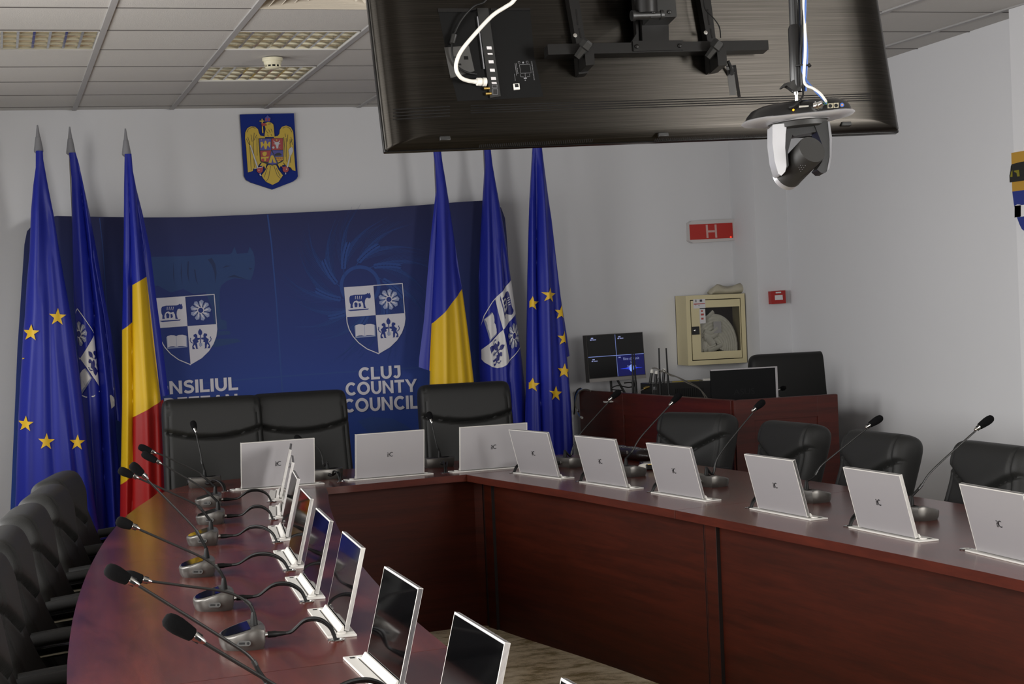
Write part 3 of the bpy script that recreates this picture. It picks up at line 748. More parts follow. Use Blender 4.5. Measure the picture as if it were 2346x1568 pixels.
BOOK = cs([(203,580),(240,568),(275,570),(298,580),(320,567),(365,564),(400,573),(405,686),(365,682),(325,684),(302,694),(270,686),(240,688),(207,700)])
BOOKB = cs([(192,590),(203,580),(207,700),(302,694),(405,686),(400,573),(412,580),(416,696),(204,713)])
LION = cs([(480,565),(505,553),(520,570),(522,598),(545,596),(550,612),(525,622),(534,640),(514,652),(520,668),(524,705),(532,714),(508,714),(500,680),(492,668),(480,690),(492,706),(500,716),(470,718),(466,690),(480,650),(470,622),(488,608),(498,592),(480,582)])
LTAIL = cs([(472,655),(452,640),(444,620),(452,606),(444,598)])
def lmir(P):
    c0 = cs([(556, 620)])[0][0]; return [(2*c0-x, y) for x, y in P]
RIGHTC = [(1,.51),(1,.6),(.975,.72),(.92,.84),(.83,.96),(.70,1.07),(.5,1.17)]
LEFTC = [(0,.51),(0,.6),(.025,.72),(.08,.84),(.17,.96),(.30,1.07),(.5,1.17)]
def crest(mb, fn, W, N, Gm, ml=.035, dark_fill=None):
    """white quarters, linework and the four charges; W white, N navy, Gm grey material slots"""
    D = lambda P, m: decal(mb, P, fn, m, ml)
    if dark_fill is not None: D([(0,0),(1,0)]+RIGHTC+LEFTC[::-1][1:], dark_fill)
    D([(0,0),(.5,0),(.5,.51),(0,.51)], W); D([(.5,.51)]+RIGHTC, W)
    strip(mb, [(.5+.05*k,.004) for k in range(11)], .014, fn, W); strip(mb, [(.994,.05*k) for k in range(11)]+[(1,.51)], .014, fn, W)
    strip(mb, [(.006,.51)]+[(x+.006,y) for x, y in LEFTC[1:]], .016, fn, W)
    mb.lv = 1
    for P in (WOLF, WBASE): D(P, N)
    for P in TWINS: D(P, N)
    mb.lv = 2
    for P in RIBS: D(P, W)
    mb.lv = 1
    c = cs([(556,306)])[0]
    for k in range(9):
        a = k*2*math.pi/9
        rot = lambda r, th: (c[0]+r*math.cos(a+th), c[1]+r*math.sin(a+th))
        D([rot(.05,0), rot(.1,-.32), rot(.155,-.28), rot(.18,-.02), rot(.165,.22), rot(.12,.25), rot(.07,.3)], Gm)
    for k in range(9):
        a = k*2*math.pi/9
        rot = lambda r, th: (c[0]+r*math.cos(a+th), c[1]+r*math.sin(a+th))
        D([rot(.05,.1), rot(.1,-.16), rot(.155,-.12), rot(.11,.04), rot(.06,.35)], W)
    mb.lv = 3; D(circ(c[0], c[1], .058, 18), W); mb.lv = 4; D(circ(c[0], c[1], .044, 18), N)
    mb.lv = 1; D(BOOKB, Gm); mb.lv = 2; D(BOOK, W); mb.lv = 3; b0 = cs([(298,580),(302,694)]); strip(mb, b0, .006, fn, Gm); mb.lv = 1
    D(LION, N); D(lmir(LION), N); strip(mb, LTAIL, .014, fn, N); strip(mb, lmir(LTAIL), .014, fn, N)
    mb.lv = 2; k = cs([(550,535)])[0]; D([(k[0], k[1]-.06)]+[(x, y) for x, y in circ(k[0], k[1]+.008, .035, 14, .048, -60, 240)], N); strip(mb, cs([(553,565),(556,690)]), .014, fn, N)
    strip(mb, cs([(540,668),(572,668)]), .05, fn, Gm)
fB = FB.at(.006, xmax=lobe)
crest(Sub(FB.mb, .002), comp(aff((-114-8, 388+20), (200,-330), (230,330), 2.904, (150,680)), fB), 1, 2, 3)
fBr = FB.at(.003, xmin=FB.edgeline([(700,218),(890,236),(1004,240)]))
for P in ([(262,908),(265,906),(268,929),(281,921),(283,926),(266,938)], [(272,893),(280,885),(283,888),(275,897)], [(284,881),(288,886),(289,899),(285,903),(285,890)], [(233,948),(238,944),(237,975),(234,980)]):
    decal(FB.mb, [(x-12, y-2) for x, y in P], fBr, 1, 8)
FB.done()
FC = Flag('blue, yellow and red flag of the left group, beside the first black chair', ((288, 293), (291, 354)),
    [(353,286),(426,284.5),(525,284),(658,282),(757,280),(928,280),(1043,278),(1119,276),(1330,274)],
    [(353,301),(393,304),(492,324),(575,334),(635,340),(780,354),(890,366),(924,376),(1043,385),(1104,387),(1330,392)],
    [([(370,292),(525,298),(660,300),(955,303),(1150,301),(1330,298)], -.03, .010, 'e'), ([(400,300),(660,318),(955,335),(1300,342)], .03, .03, 'v'), ([(480,315),(635,336),(780,350),(918,368)], -.03, .010, 'e'), ([(660,290),(955,290),(1300,286)], .02, .015, 'v'), ([(920,360),(1100,365),(1330,368)], .02, .02, 'v')],
    [blue_s])
Fl = [(302, 660), (302.5, 955)]
hR = FC.half(*Fl, (340, 800)); hL = FC.half(*Fl, (285, 800))
G1 = ((335.5, 635), (368, 918)); inG = FC.half(*G1, (310, 800))
U1 = FC.half((300, 655), (336, 634), (310, 800)); Lw1 = FC.half((304, 955), (369, 918), (320, 800)); lo1 = FC.half((304, 955), (369, 918), (340, 1100))
U2 = FC.half((280, 756), (302, 739), (290, 900)); Lw2 = FC.half((277, 1110), (301, 1088), (290, 900)); lo2 = FC.half((277, 1110), (301, 1088), (290, 1250))
FC.sheet([(420,300),(575,320),(780,345),(912,362)], [(420,310),(492,328),(575,345),(679,358),(775,371),(890,385),(905,388)], .02)
FC.mats = [satin('satin_tricolour_a', BLUE, [(YEL, [hR, inG, U1, Lw1]), (YEL, [hL, U2, Lw2]), (RED, [hR, lo1]), (RED, [hL, lo2])])]
FC.done()
# --- right group, tops behind the television
FD = Flag('blue and yellow folded tricolour flag left of the single black chair', ((998, 283), (1001, 340)),
    [(338,993),(380,998),(460,1001),(529,1000),(632,995),(735,990),(822,987),(890,986),(1000,985),(1330,984)],
    [(338,1009),(380,1014),(460,1028),(546,1040),(625,1052),(663,1058.5),(735,1069),(822,1079),(884,1086),(1000,1100),(1330,1128)],
    [([(420,1012),(700,1012),(1000,1012),(1330,1010)], .03, .028, 'v'), ([(500,1024),(800,1040),(1330,1060)], -.008, .02, 'v'), ([(600,1045),(900,1072),(1330,1100)], -.02, .022, 'v')],
    [blue_s])
FD.sheet([(440,1000),(529,990),(632,981),(735,973),(822,962),(842,961)], [(440,1006),(632,1004),(822,998),(855,1000)], .02)
FD.mats = [satin('satin_tricolour_b', BLUE, [(YEL, [FD.half((991.5, 739), (1058.6, 662), (1030, 800)), FD.half((989, 739), (982, 890), (1030, 800)), FD.half((984, 1010), (1100, 968), (1030, 800))]), (RED, [FD.half((984, 1010), (1100, 968), (1030, 1100)), FD.half((989, 739), (982, 890), (1030, 800))])])]
FD.done()
FE = Flag('blue county flag with a large tilted white shield, right of the backdrop lettering', ((1111, 280), (1115, 338)),
    [(336,1110),(380,1112),(460,1107),(546,1102),(632,1098),(736,1098),(839,1100),(880,1102),(1000,1106),(1330,1112)],
    [(336,1123),(380,1128),(460,1143),(529,1155),(632,1169),(711,1179),(794,1191),(866,1200),(925,1205),(970,1208),(1100,1216),(1330,1228)],
    [([(400,1118),(600,1128),(800,1140),(1000,1150),(1330,1160)], -.012, .02, 'v'), ([(400,1116),(700,1112),(1000,1122),(1330,1130)], .02, .022, 'v'), ([(600,1150),(800,1165),(860,1160),(1000,1172),(1330,1182)], -.022, .014, 'e'), ([(600,1140),(900,1150),(1330,1166)], .018, .02, 'v')],
    [blue_s, wprint_m, navy_m, gprint_m], y=10.99)
crest(Sub(FE.mb, .002), comp(aff((815,165), (125,560), (-310,325), 3.92, (960,600)), FE.at(.006)), 1, 2, 3)
FE.done()
FF = Flag('blue flag with gold stars, rightmost of the flags, next to the corner desk', ((1226, 276), (1229, 334)),
    [(332,1222),(380,1219),(460,1214.6),(546,1212),(632,1210),(770,1208),(890,1207),(942,1205),(1010,1205),(1330,1204)],
    [(332,1240),(380,1246),(460,1257),(529,1265),(625,1276),(701,1285),(770,1292),(816,1297),(890,1305),(976,1310),(1033,1313),(1330,1320)],
    [([(380,1228),(460,1229),(632,1228),(770,1230),(1000,1236),(1330,1244)], -.05, .012, 'e'), ([(400,1238),(632,1246),(900,1250),(1330,1262)], .03, .02, 'v'), ([(460,1216),(900,1214),(1330,1214)], .012, .012, 'v'), ([(600,1262),(900,1280),(1330,1292)], -.015, .018, 'v'), ([(500,1262),(700,1284),(1000,1302)], .012, .014, 'v')],
    [blue_s, star_m])
FF.sheet([(520,1255),(625,1268),(770,1284),(822,1288)], [(520,1264),(625,1278),(701,1290),(770,1301),(816,1307)], .02)
for cx, cy, r, rt in [(1250,677,18,.08), (1281,717,18,.08), (1287,776,18,.08), (1285,850,18,.08), (1262,901,18,.08), (1214,696,17,.05), (1213,882,17,.05)]:
    decal(FF.mb, star(cx, cy, r, rt), FF.at(.009), 1, 4)
FF.done()

# ================================================================== printed backdrop
BY = 11.15
m, t, b = nt('backdrop_print'); L = t.links.new
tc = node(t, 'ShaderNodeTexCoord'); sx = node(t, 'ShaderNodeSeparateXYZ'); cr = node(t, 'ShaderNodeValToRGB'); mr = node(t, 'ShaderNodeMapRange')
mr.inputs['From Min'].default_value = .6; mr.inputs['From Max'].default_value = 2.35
e = cr.color_ramp.elements; e[0].color = (*lin('24479c'), 1); e[1].color = (*lin('22264e'), 1); k = e.new(.45); k.color = (*lin('25387c'), 1); k2 = e.new(.75); k2.color = (*lin('232f66'), 1)  # print gradient from blue to navy, with some of the light in its colour
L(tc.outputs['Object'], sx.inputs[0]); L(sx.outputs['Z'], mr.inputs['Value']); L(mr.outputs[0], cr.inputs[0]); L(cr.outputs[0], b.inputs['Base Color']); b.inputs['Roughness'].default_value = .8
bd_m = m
fa1 = pbr('print_faint_blue', '2a4585', .8); fa2 = pbr('print_faint_line', '2a4482', .8); fa3 = pbr('print_wolf_blue', '28406f', .8); fa4 = pbr('print_wolf_dark', '223158', .8)
bw = pbr('print_white', 'c9c7d0', .8); bn = pbr('print_navy', '26367a', .8); bg = pbr('print_grey', '8d97b8', .8)
bt = thing('printed_backdrop', 'large navy fabric backdrop printed with council shields and lettering', 'backdrop', (1.7, BY, FZ)); bo = Vector(bt.location)
mb = MB()
def bp3(lift): return lambda px, py: uy(px, py, BY)+Vector((0, -lift, 0))-bo
def bot(px): return (px, 1235-px*.06)
outline = [(56, 560), (62, 530), (78, 512), (105, 499), (130, 495), (230, 497), (330, 498.5), (430, 498), (520, 494.5), (620, 490), (740, 484.5), (860, 478), (980, 469), (1060, 462.5), (1105, 460), (1130, 463), (1148, 476), (1157, 500), (1160, 530), (1180, 800), (1205, 1160), (900, 1195), (400, 1235), (20, 1262), (40, 800)]
f3 = [bp3(0)(*p) for p in outline]
ff = [(p.x, p.z) for p in f3]
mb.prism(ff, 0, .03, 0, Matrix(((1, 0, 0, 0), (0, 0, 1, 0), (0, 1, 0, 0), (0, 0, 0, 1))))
D = lambda P, mt, lift=.001, ml=None: decal(mb, P, bp3(lift), mt, ml)
# faint cross lines and the big faint she-wolf
for P, w in (([(613,492),(622,560),(634,700),(645,873),(652,960)], 3.5), ([(380,887),(580,868),(760,855),(969,842)], 3.), ([(228,500),(235,560),(250,780)], 2.)): strip(mb, P, w, bp3(.0008), 2)
c5 = lambda P: [(330+x/4.9, 540+y/4.9) for x, y in P]
D(c5([(-60,300),(90,240),(500,230),(800,212),(960,210),(985,195),(1015,125),(1042,205),(1165,195),(1185,125),(1222,180),(1240,240),(1246,330),(1225,430),(1200,500),(1120,490),(1010,480),(930,510),(870,560),(850,610),(848,800),(860,940),(925,960),(930,1055),(800,1055),(760,800),(690,640),(560,660),(440,600),(300,640),(150,560),(-60,640)]), 3, .0009)
D(c5([(700,1075),(960,1072),(970,1110),(700,1130)]), 3, .0009); D(c5([(690,1160),(1040,1158),(1095,1190),(820,1250),(690,1255)]), 3, .0009)
for P in ([(715,270),(760,250),(800,320),(815,420),(800,540),(790,420),(760,330)], [(560,380),(580,500),(610,560),(590,490),(575,380)], [(490,290),(480,420),(510,540),(500,420),(505,290)], [(420,290),(410,420),(430,560),(425,420)], [(330,300),(325,440),(340,560),(338,420)], [(930,470),(1010,440),(1060,460),(1150,490),(1020,470)], [(870,370),(920,335),(980,340),(900,360)], [(1170,360),(1215,370),(1190,385)]): D(c5(P), 4, .0012)
# faint wheat wreath
wc = (825, 655)
ring_o, ring_i = circ(*wc, 47, 36), circ(*wc, 39, 36)
for k in range(36): D([ring_o[k], ring_o[(k+1) % 36], ring_i[(k+1) % 36], ring_i[k]], 1, .001)
for k in range(9):
    a = R(-75+k*40)
    base = (wc[0]+46*math.cos(a-.5), wc[1]+46*math.sin(a-.5)); dr = a+.32
    P = lambda l, w: (base[0]+l*math.cos(dr)-w*math.sin(dr), base[1]+l*math.sin(dr)+w*math.cos(dr))
    P = lambda l, w: (lambda aa, ll: (base[0]+ll*math.cos(aa)-w*math.sin(aa), base[1]+ll*math.sin(aa)+w*math.cos(aa)))(dr+l*.0035, l)     # curls round the ring
    S_ = Sub(mb); lf = bp3(.0009)
    for q in range(8):
        l0 = 10+q*7.4
        for sg in (-1, 1):
            strip(S_, [P(l0+9,sg*5), P(l0+30,sg*(8+q*.7)), P(l0+54,sg*(13+q*1.2)), P(l0+78+q*3,sg*(19+q*2.2))], [.9,.8,.6,.3], lf, 2)
            strip(S_, [P(l0+6,sg*4), P(l0+26,sg*(12+q*.5)), P(l0+48,sg*(22+q*.8)), P(l0+66+q*3,sg*(33+q*1.5))], [.8,.7,.5,.3], lf, 2)
    S_.n += 40
    for q in range(8):
        l0 = 10+q*7.4
        for sg in (-1, 1): decal(S_, [P(l0,0), P(l0+2,sg*5.6), P(l0+8,sg*6.4), P(l0+13,sg*2)], lf, 1)
    strip(S_, [P(-10,0), P(10,0)], 1.6, lf, 1)
# county shield, twice
SH = lambda ox, oy: comp(aff((82,178), (620,-43), (49,620), 4.611, (770+ox, 620+oy)), bp3(.004))
crest(Sub(mb), SH(0, 0), 5, 6, 7, None); crest(Sub(mb), SH(-431, 25), 5, 6, 7, None)
# lettering
def arcs(cx, cy, rx, ry, a0, a1, n=14): return [(cx+rx*math.cos(R(a0+(a1-a0)*i/n)), cy+ry*math.sin(R(a0+(a1-a0)*i/n))) for i in range(n+1)]
def band(o, i): return [[o[k], o[k+1], i[k+1], i[k]] for k in range(len(o)-1)]
def stroke(pts, w):
    pts = [(p.x, p.y) for p in spline([(x, y, 0) for x, y in pts], 5)]; L_, R_ = [], []
    for i, p in enumerate(pts):
        a, b_ = pts[max(i-1, 0)], pts[min(i+1, len(pts)-1)]; dx, dy = b_[0]-a[0], b_[1]-a[1]; l = math.hypot(dx, dy); L_.append((p[0]-dy/l*w/2, p[1]+dx/l*w/2)); R_.append((p[0]+dy/l*w/2, p[1]-dx/l*w/2))
    return band(L_, R_)
T_ = [[(.29,0),(.53,0),(.53,.81),(.29,.81)], [(0,.8),(.82,.8),(.82,1),(0,1)]]
ABC = {  # bold geometric capitals: polygons in a box one unit high, and the width of each
 'C': (band(arcs(.5,.5,.5,.515,45,315,24), arcs(.5,.5,.27,.30,45,315,24)), .88), 'L': ([[(0,0),(.7,0),(.7,.2),(.235,.2),(.235,1),(0,1)]], .68),
 'U': (band([(0,1)]+arcs(.43,.42,.43,.435,180,360,16)+[(.86,1)], [(.23,1)]+arcs(.43,.42,.2,.235,180,360,16)+[(.63,1)]), .86),
 'J': (band([(.61,1)]+arcs(.29,.33,.32,.345,0,-150,14), [(.375,1)]+arcs(.27,.33,.105,.15,0,-150,14))+[[(.12,.8),(.5,.8),(.5,1),(.12,1)]], .61),
 'O': (band(arcs(.54,.5,.54,.515,0,360,30), arcs(.54,.5,.305,.30,0,360,30)), 1.08), 'N': ([[(0,0),(.235,0),(.235,1),(0,1)], [(.68,0),(.915,0),(.915,1),(.68,1)], [(0,1),(.2,1),(.915,0),(.715,0)]], .915),
 'T': (T_, .82), 'Ț': (T_+[[(.33,-.1),(.5,-.1),(.42,-.3),(.31,-.3)]], .82), 'Y': ([[(.36,0),(.6,0),(.6,.4),(.36,.4)], [(.36,.38),(.6,.38),(.23,1),(-.03,1)], [(.36,.38),(.6,.38),(.98,1),(.74,1)]], .94), 'I': ([[(0,0),(.235,0),(.235,1),(0,1)]], .235),
 'S': (stroke([(.68,.80),(.53,.895),(.35,.905),(.18,.84),(.14,.70),(.24,.59),(.42,.535),(.60,.455),(.66,.30),(.58,.15),(.40,.09),(.22,.105),(.06,.20)], .205), .76),
 'D': ([[(0,0),(.235,0),(.235,1),(0,1)]]+band(arcs(.42,.5,.52,.5,90,-90,16), arcs(.40,.5,.30,.3,90,-90,16))+[[(.2,.8),(.43,.8),(.43,1),(.2,1)],[(.2,0),(.43,0),(.43,.2),(.2,.2)]], .94),
 'E': ([[(0,0),(.235,0),(.235,1),(0,1)],[(.2,0),(.76,0),(.76,.19),(.2,.19)],[(.2,.81),(.75,.81),(.75,1),(.2,1)],[(.2,.41),(.69,.41),(.69,.59),(.2,.59)]], .77),
 'A': ([[(-.04,0),(.2,0),(.6,1),(.38,1)],[(.78,0),(1.03,0),(.6,1),(.38,1)],[(.2,.2),(.8,.2),(.74,.38),(.26,.38)]], .98)}
def line(txt, x, y, w, h, slope):
    tot = sum(ABC[c][1] for c in txt)+.1*(len(txt)-1); fn = bp3(.004); s = w/tot; at_ = 0
    for c in txt:
        polys, adv = ABC[c]
        for i, P in enumerate(polys): decal(mb, P, lambda a, b_: fn(x+(a+at_)*s-b_*h*.05, y-b_*h+slope*(a+at_)*s)+Vector((0, -.00015*i, 0)), 5)
        at_ += adv+.1
line('CLUJ', 822, 872, 96, 29, -.062); line('COUNTY', 792, 907, 163, 29.5, -.056); line('COUNCIL', 787, 946, 172, 31, -.056)
line('CONSILIUL', 321, 908.5, 224, 30, -.0655); line('JUDEȚEAN', 328, 946, 217, 30, -.062); line('CLUJ', 385, 984, 96, 29, -.06)
D([(820,965),(850,955),(900,960),(930,975),(960,1000),(900,1010),(850,1000)], 1, .0006); D([(860,985),(880,970),(915,985),(900,1000)], 2, .0008)
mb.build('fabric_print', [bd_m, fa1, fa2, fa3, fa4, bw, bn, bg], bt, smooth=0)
f = MB()
for px in (75, 400, 780, 1150):
    p = uy(px, 560, BY); f.tube([(p.x-bo.x, .035, .01), (p.x-bo.x, .035, p.z-FZ)], .014, 8)
    f.box((p.x-bo.x, .04, .006), (.05, .22, .012))
f.build('frame_tube', pole_m, bt)

# ================================================================== coat of arms plaque on the back wall
PY = WY-.004
pq = lambda lift: (lambda x, y: uy(520+x/7.465, 240+y/7.465, PY)+Vector((0, -lift, 0)))
pc = uy(617, 345, PY); pl = thing('coat_of_arms', 'painted eagle coat of arms on a blue shield plaque, high on the back wall', 'plaque', (pc.x, PY, pc.z)); po = Vector(pl.location)
sh = [(215,172),(1138,152),(1205,1230),(1180,1275),(1120,1320),(770,1455),(400,1335),(320,1290),(285,1225)]
S2 = [(p.x-po.x, p.z-po.z) for p in (pq(0)(*q) for q in sh)]
Mxz = Matrix(((1, 0, 0, 0), (0, 0, -1, 0), (0, 1, 0, 0), (0, 0, 0, 1)))
plb = pbr('plaque_blue', '08267c', .6, spec=.2); ply = pbr('plaque_gold', 'c3a41c', .45); plr = pbr('plaque_red', '9a1c20', .45); plk = pbr('plaque_black', '14140f', .5); pls = pbr('plaque_silver', 'b5b5ba', .4); plv = pbr('plaque_violet', '3a3790', .45); plo = pbr('plaque_olive', '6b5a12', .5)
f = MB(); f.prism(S2, 0, .018, 0, Mxz, side=1); f.build('shield_board', [plb, plk], pl, bevel=.002)
def relief(name, polys, z0, z1, mats, more=()):
    f = MB()
    for n_, (P, mi) in enumerate(polys):
        q = [(p.x-po.x, p.z-po.z) for p in (pq(0)(*k) for k in P)]; f.prism(q, z0-.0002*n_, z1+.0002*n_, mi, Mxz, side=mi)
    for P, mi in more:
        q = [(p.x-po.x, p.z-po.z) for p in (pq(0)(*k) for k in P)]; f.prism(q, z1, z1+.0012, mi, Mxz, side=mi)
    return f.build(name, mats, pl, smooth=0)
wingL = [(300,580),(305,480),(340,410),(400,378),(470,385),(520,430),(535,490),(560,535),(620,548),(640,560),(640,980),(560,1000),(500,1090),(440,1100),(430,1140),(350,1165),(330,900),(322,740)]
wingR = [(1130,600),(1120,470),(1080,395),(1000,365),(930,385),(893,440),(888,500),(860,540),(800,552),(790,570),(800,980),(960,1000),(1010,1060),(1080,1080),(1110,1125),(1160,1140),(1140,900),(1128,730)]
headp = [(630,560),(640,480),(652,420),(640,385),(632,345),(645,320),(690,305),(745,315),(780,345),(790,400),(795,480),(805,560)]
tail = [(690,1040),(830,1040),(870,1120),(945,1215),(905,1275),(870,1325),(770,1378),(660,1325),(615,1270),(580,1215),(640,1140)]
legL = [(590,995),(670,1010),(645,1105),(625,1060),(600,1075),(590,1050),(550,1050)]; legR = [(850,1010),(930,985),(975,1035),(935,1040),(925,1065),(905,1055),(890,1090)]
lines = []
def ln(a, b_, w=7):
    dx, dy = b_[0]-a[0], b_[1]-a[1]; l = math.hypot(dx, dy); nx, ny = -dy/l*w/2, dx/l*w/2
    lines.append(([(a[0]+nx, a[1]+ny), (b_[0]+nx, b_[1]+ny), (b_[0]-nx, b_[1]-ny), (a[0]-nx, a[1]-ny)], 0))
for a, b_ in [((375,640),(390,900)),((390,900),(405,1130)),((440,620),(455,1080)),((500,560),(505,880)),((320,590),(370,690)),((345,560),(385,690)),((400,520),(420,640)),((455,490),(445,620)),((500,520),(450,620)),((330,480),(360,420)),((360,420),(420,395)),((420,395),(480,410)),
              ((1065,600),(1075,1000)),((1000,580),(1010,980)),((960,560),(985,900)),((1110,600),(1060,670)),((1080,560),(1110,700)),((1030,520),(1020,640)),((980,500),(990,560)),((1100,480),(1060,410)),((1060,410),(1000,385)),((1000,385),(940,410)),
              ((735,1050),(700,1260)),((700,1260),(660,1320)),((790,1050),(850,1220)),((850,1220),(905,1270)),((680,1090),(625,1250)),((830,1090),(900,1230)),((760,1050),(765,1060)),
              ((660,450),(690,500)),((700,430),(730,490)),((740,420),(765,480)),((680,520),(700,550)),((740,510),(760,550)),((690,340),(740,335))]: ln(a, b_)
eg = relief('eagle', [(p, 0) for p in (wingL, wingR, headp, tail, legL, legR)], .018, .028, [ply, plk], [(p, 1) for p, _ in lines])
relief('cross_in_beak', [([(580,250),(598,250),(612,490),(600,497),(590,480)], 0), ([(548,280),(628,280),(628,298),(548,298)], 0)], .02, .03, [ply])
relief('beak', [([(575,335),(600,322),(640,328),(670,350),(660,372),(625,365),(590,385)], 0)], .029, .032, [plr])
relief('crown', [([(640,300),(632,235),(660,215),(680,190),(705,215),(735,235),(725,300)], 0), ([(650,290),(645,245),(672,240),(672,290)], 1), ([(690,290),(690,240),(722,245),(716,290)], 1)], .02, .03, [plv, plr])
relief('sword', [([(378,705),(395,705),(522,1080),(500,1090)], 0), ([(455,1100),(600,1065),(602,1075),(458,1110)], 0), ([(540,1190),(560,1185),(575,1220),(555,1228)], 0)], .03, .036, [pls])
relief('mace', [([(1005,1080),(1030,1078),(1075,870),(1055,870)], 0), ([(1035,790),(1060,750),(1090,730),(1110,760),(1115,800),(1085,870),(1050,870)], 0), ([(978,1200),(1000,1195),(992,1170),(985,1170)], 0)], .03, .036, [pls])
relief('claw_ball', [(circ(548,1125,52,16), 0), ([(510,1090),(610,1065),(600,1120),(560,1140)], 0), (circ(990,1115,52,16), 0), ([(920,1065),(1030,1080),(1000,1140),(950,1110)], 0), (circ(535,1128,10,8), 1), (circ(1004,1110,10,8), 1)], .029, .034, [plr, pls])
relief('inner_shield', [([(528,585),(945,578),(955,960),(930,985),(850,1025),(765,1048),(690,1030),(590,995),(555,975)], 0)], .029, .033, [plk])
relief('shield_quarter', [([(540,597),(738,590),(742,785),(552,788)], 0), ([(748,590),(938,585),(943,780),(750,784)], 1), ([(556,798),(742,790),(700,985),(590,980),(565,965)], 1), ([(760,790),(945,790),(945,895),(810,900)], 0), ([(812,905),(945,900),(945,950),(860,1000)], 2), ([(745,800),(800,900),(850,1010),(765,1035),(690,1015),(720,900)], 0)], .033, .035, [plv, plr, ply])
relief('shield_charge', [([(560,650),(590,640),(615,690),(635,625),(655,625),(675,690),(705,640),(730,650),(720,750),(680,700),(660,770),(635,770),(610,700),(570,755)], 0), (circ(690,612,8,6), 0), (circ(575,612,8,6), 0),
    ([(780,615),(800,640),(840,650),(870,640),(885,612),(890,640),(870,665),(905,680),(870,690),(860,755),(835,760),(815,690),(775,680),(810,668),(785,645)], 1), (circ(780,742,20,10), 1), (circ(835,615,12,8), 0), ([(900,725),(885,742),(900,760),(890,742)], 1),
    ([(590,830),(625,815),(665,820),(665,860),(640,890),(600,880)], 0), ([(565,905),(705,895),(690,930),(660,920),(650,975),(625,975),(620,930),(590,930),(575,950)], 0),
    ([(800,860),(840,835),(880,830),(920,860),(910,880),(810,885)], 2), ([(735,885),(760,870),(785,890),(830,1005),(780,1000),(765,930),(745,1005),(695,1005)], 0)]+
    [([(830+30*k,915),(850+30*k,913),(850+30*k,930),(830+30*k,932)], 3) for k in range(4)]+[([(850+30*k,950),(868+30*k,948),(868+30*k,965),(850+30*k,967)], 3) for k in range(3)], .035, .0365, [ply, pls, plk, plr])

# ================================================================== painted crest on the right pilaster, cut by the frame
CX = 4.72
e0 = ux(2322, 351, CX); ec = thing('county_crest', 'gold and blue painted crest with a black tower, cut by the right picture edge', 'plaque', (CX, e0.y, e0.z)); eo = Vector(ec.location)
cy = pbr('crest_gold', 'b0862c', .5); cb = pbr('crest_blue', '1f2f7a', .5); ck = pbr('crest_black', '141410', .5); cyl = pbr('crest_lime', '77700f', .5)
W2 = .26
def cw(x, y): p = ux(2246+x/7.84, 330+y/7.84, CX)-eo; return (-p.y, p.z)       # along the wall, away from the back wall
MY = Matrix(((0, 0, -1, 0), (-1, 0, 0, 0), (0, 1, 0, 0), (0, 0, 0, 1)))
lp_ = [cw(*q) for q in [(595,160),(600,420),(606,700),(614,870),(640,1080),(672,1230),(700,1330),(740,1440),(784,1530)]]
a0 = lp_[0][0]; full = [(2*W2+2*a0-x, z) for x, z in lp_]
def clipz(P, lo, hi):
    out = []
    for k in range(len(P)):
        a, b_ = P[k], P[(k+1) % len(P)]
        if lo <= a[1] <= hi: out.append(a)
        for c in (lo, hi):
            if (a[1]-c)*(b_[1]-c) < 0: tt = (c-a[1])/(b_[1]-a[1]); out.append((a[0]+tt*(b_[0]-a[0]), c))
    return out
outl = lp_+[(a0+W2, lp_[-1][1]-.09)]+full[::-1]
zs = cw(612, 855)[1]
f = MB(); f.prism(clipz(outl, zs, 9), 0, .012, 0, MY); f.prism(clipz(outl, -9, zs), 0, .012, 1, MY); f.build('crest_board', [cy, cb], ec)
f = MB(); tw = [cw(*q) for q in [(585,690),(580,570),(598,480),(605,400),(620,365),(750,330),(800,320)]]
f.prism(tw+[(2*W2+2*a0-x, z) for x, z in tw[::-1]], .012, .018, 0, MY); 
for P in ([(600,590),(620,500),(638,470),(640,590)], [(665,480),(755,462),(770,580),(725,585),(715,520),(670,500)]): f.prism([cw(*q) for q in P], .018, .0195, 1, MY)
f.build('tower', [ck, cyl], ec, smooth=0)
f = MB()
bk = [cw(*q) for q in [(670,1110),(720,1085),(770,1090),(784,1100),(784,1300),(760,1310),(670,1320)]]
f.prism(bk+[(2*bk[3][0]-x, z) for x, z in bk[:3][::-1]] if False else bk+[(bk[3][0]+.12, bk[3][1]), (bk[3][0]+.12, bk[4][1])][::-1], .012, .017, 0, MY); f.build('book', [wprint_m], ec, smooth=0)
# ================================================================== television hung from the ceiling, seen from behind
def rotm(yaw, tilt, roll): return Matrix.Rotation(yaw, 3, 'Z')@Matrix.Rotation(tilt, 3, 'X')@Matrix.Rotation(roll, 3, 'Y')
TM = rotm(R(.88), R(-11.72), R(-1.26)); TO = Vector((1.016, 4.665, 2.037)); TW, TH = 1.55, .86
T4 = TM.to_4x4(); T4.translation = TO
Ti = T4.inverted(); tn = TM@Vector((0, 1, 0))
def tvl(px, py, yo=0.): return Ti@upl(px, py, T4@Vector((0, yo, 0)), tn)
m, t, b = nt('tv_brushed_back'); L = t.links.new
tc = node(t, 'ShaderNodeTexCoord'); mp = node(t, 'ShaderNodeMapping'); mp.inputs['Scale'].default_value = (1.2, 1, 300); nz = node(t, 'ShaderNodeTexNoise', i_Scale=2., i_Detail=4.)
cr = node(t, 'ShaderNodeValToRGB'); cr.color_ramp.elements[0].position = .3; cr.color_ramp.elements[1].position = .7
cr.color_ramp.elements[0].color = (*lin('2a2825'), 1); cr.color_ramp.elements[1].color = (*lin('3d3a36'), 1)
bp = node(t, 'ShaderNodeBump', i_Strength=.1, i_Distance=.001)
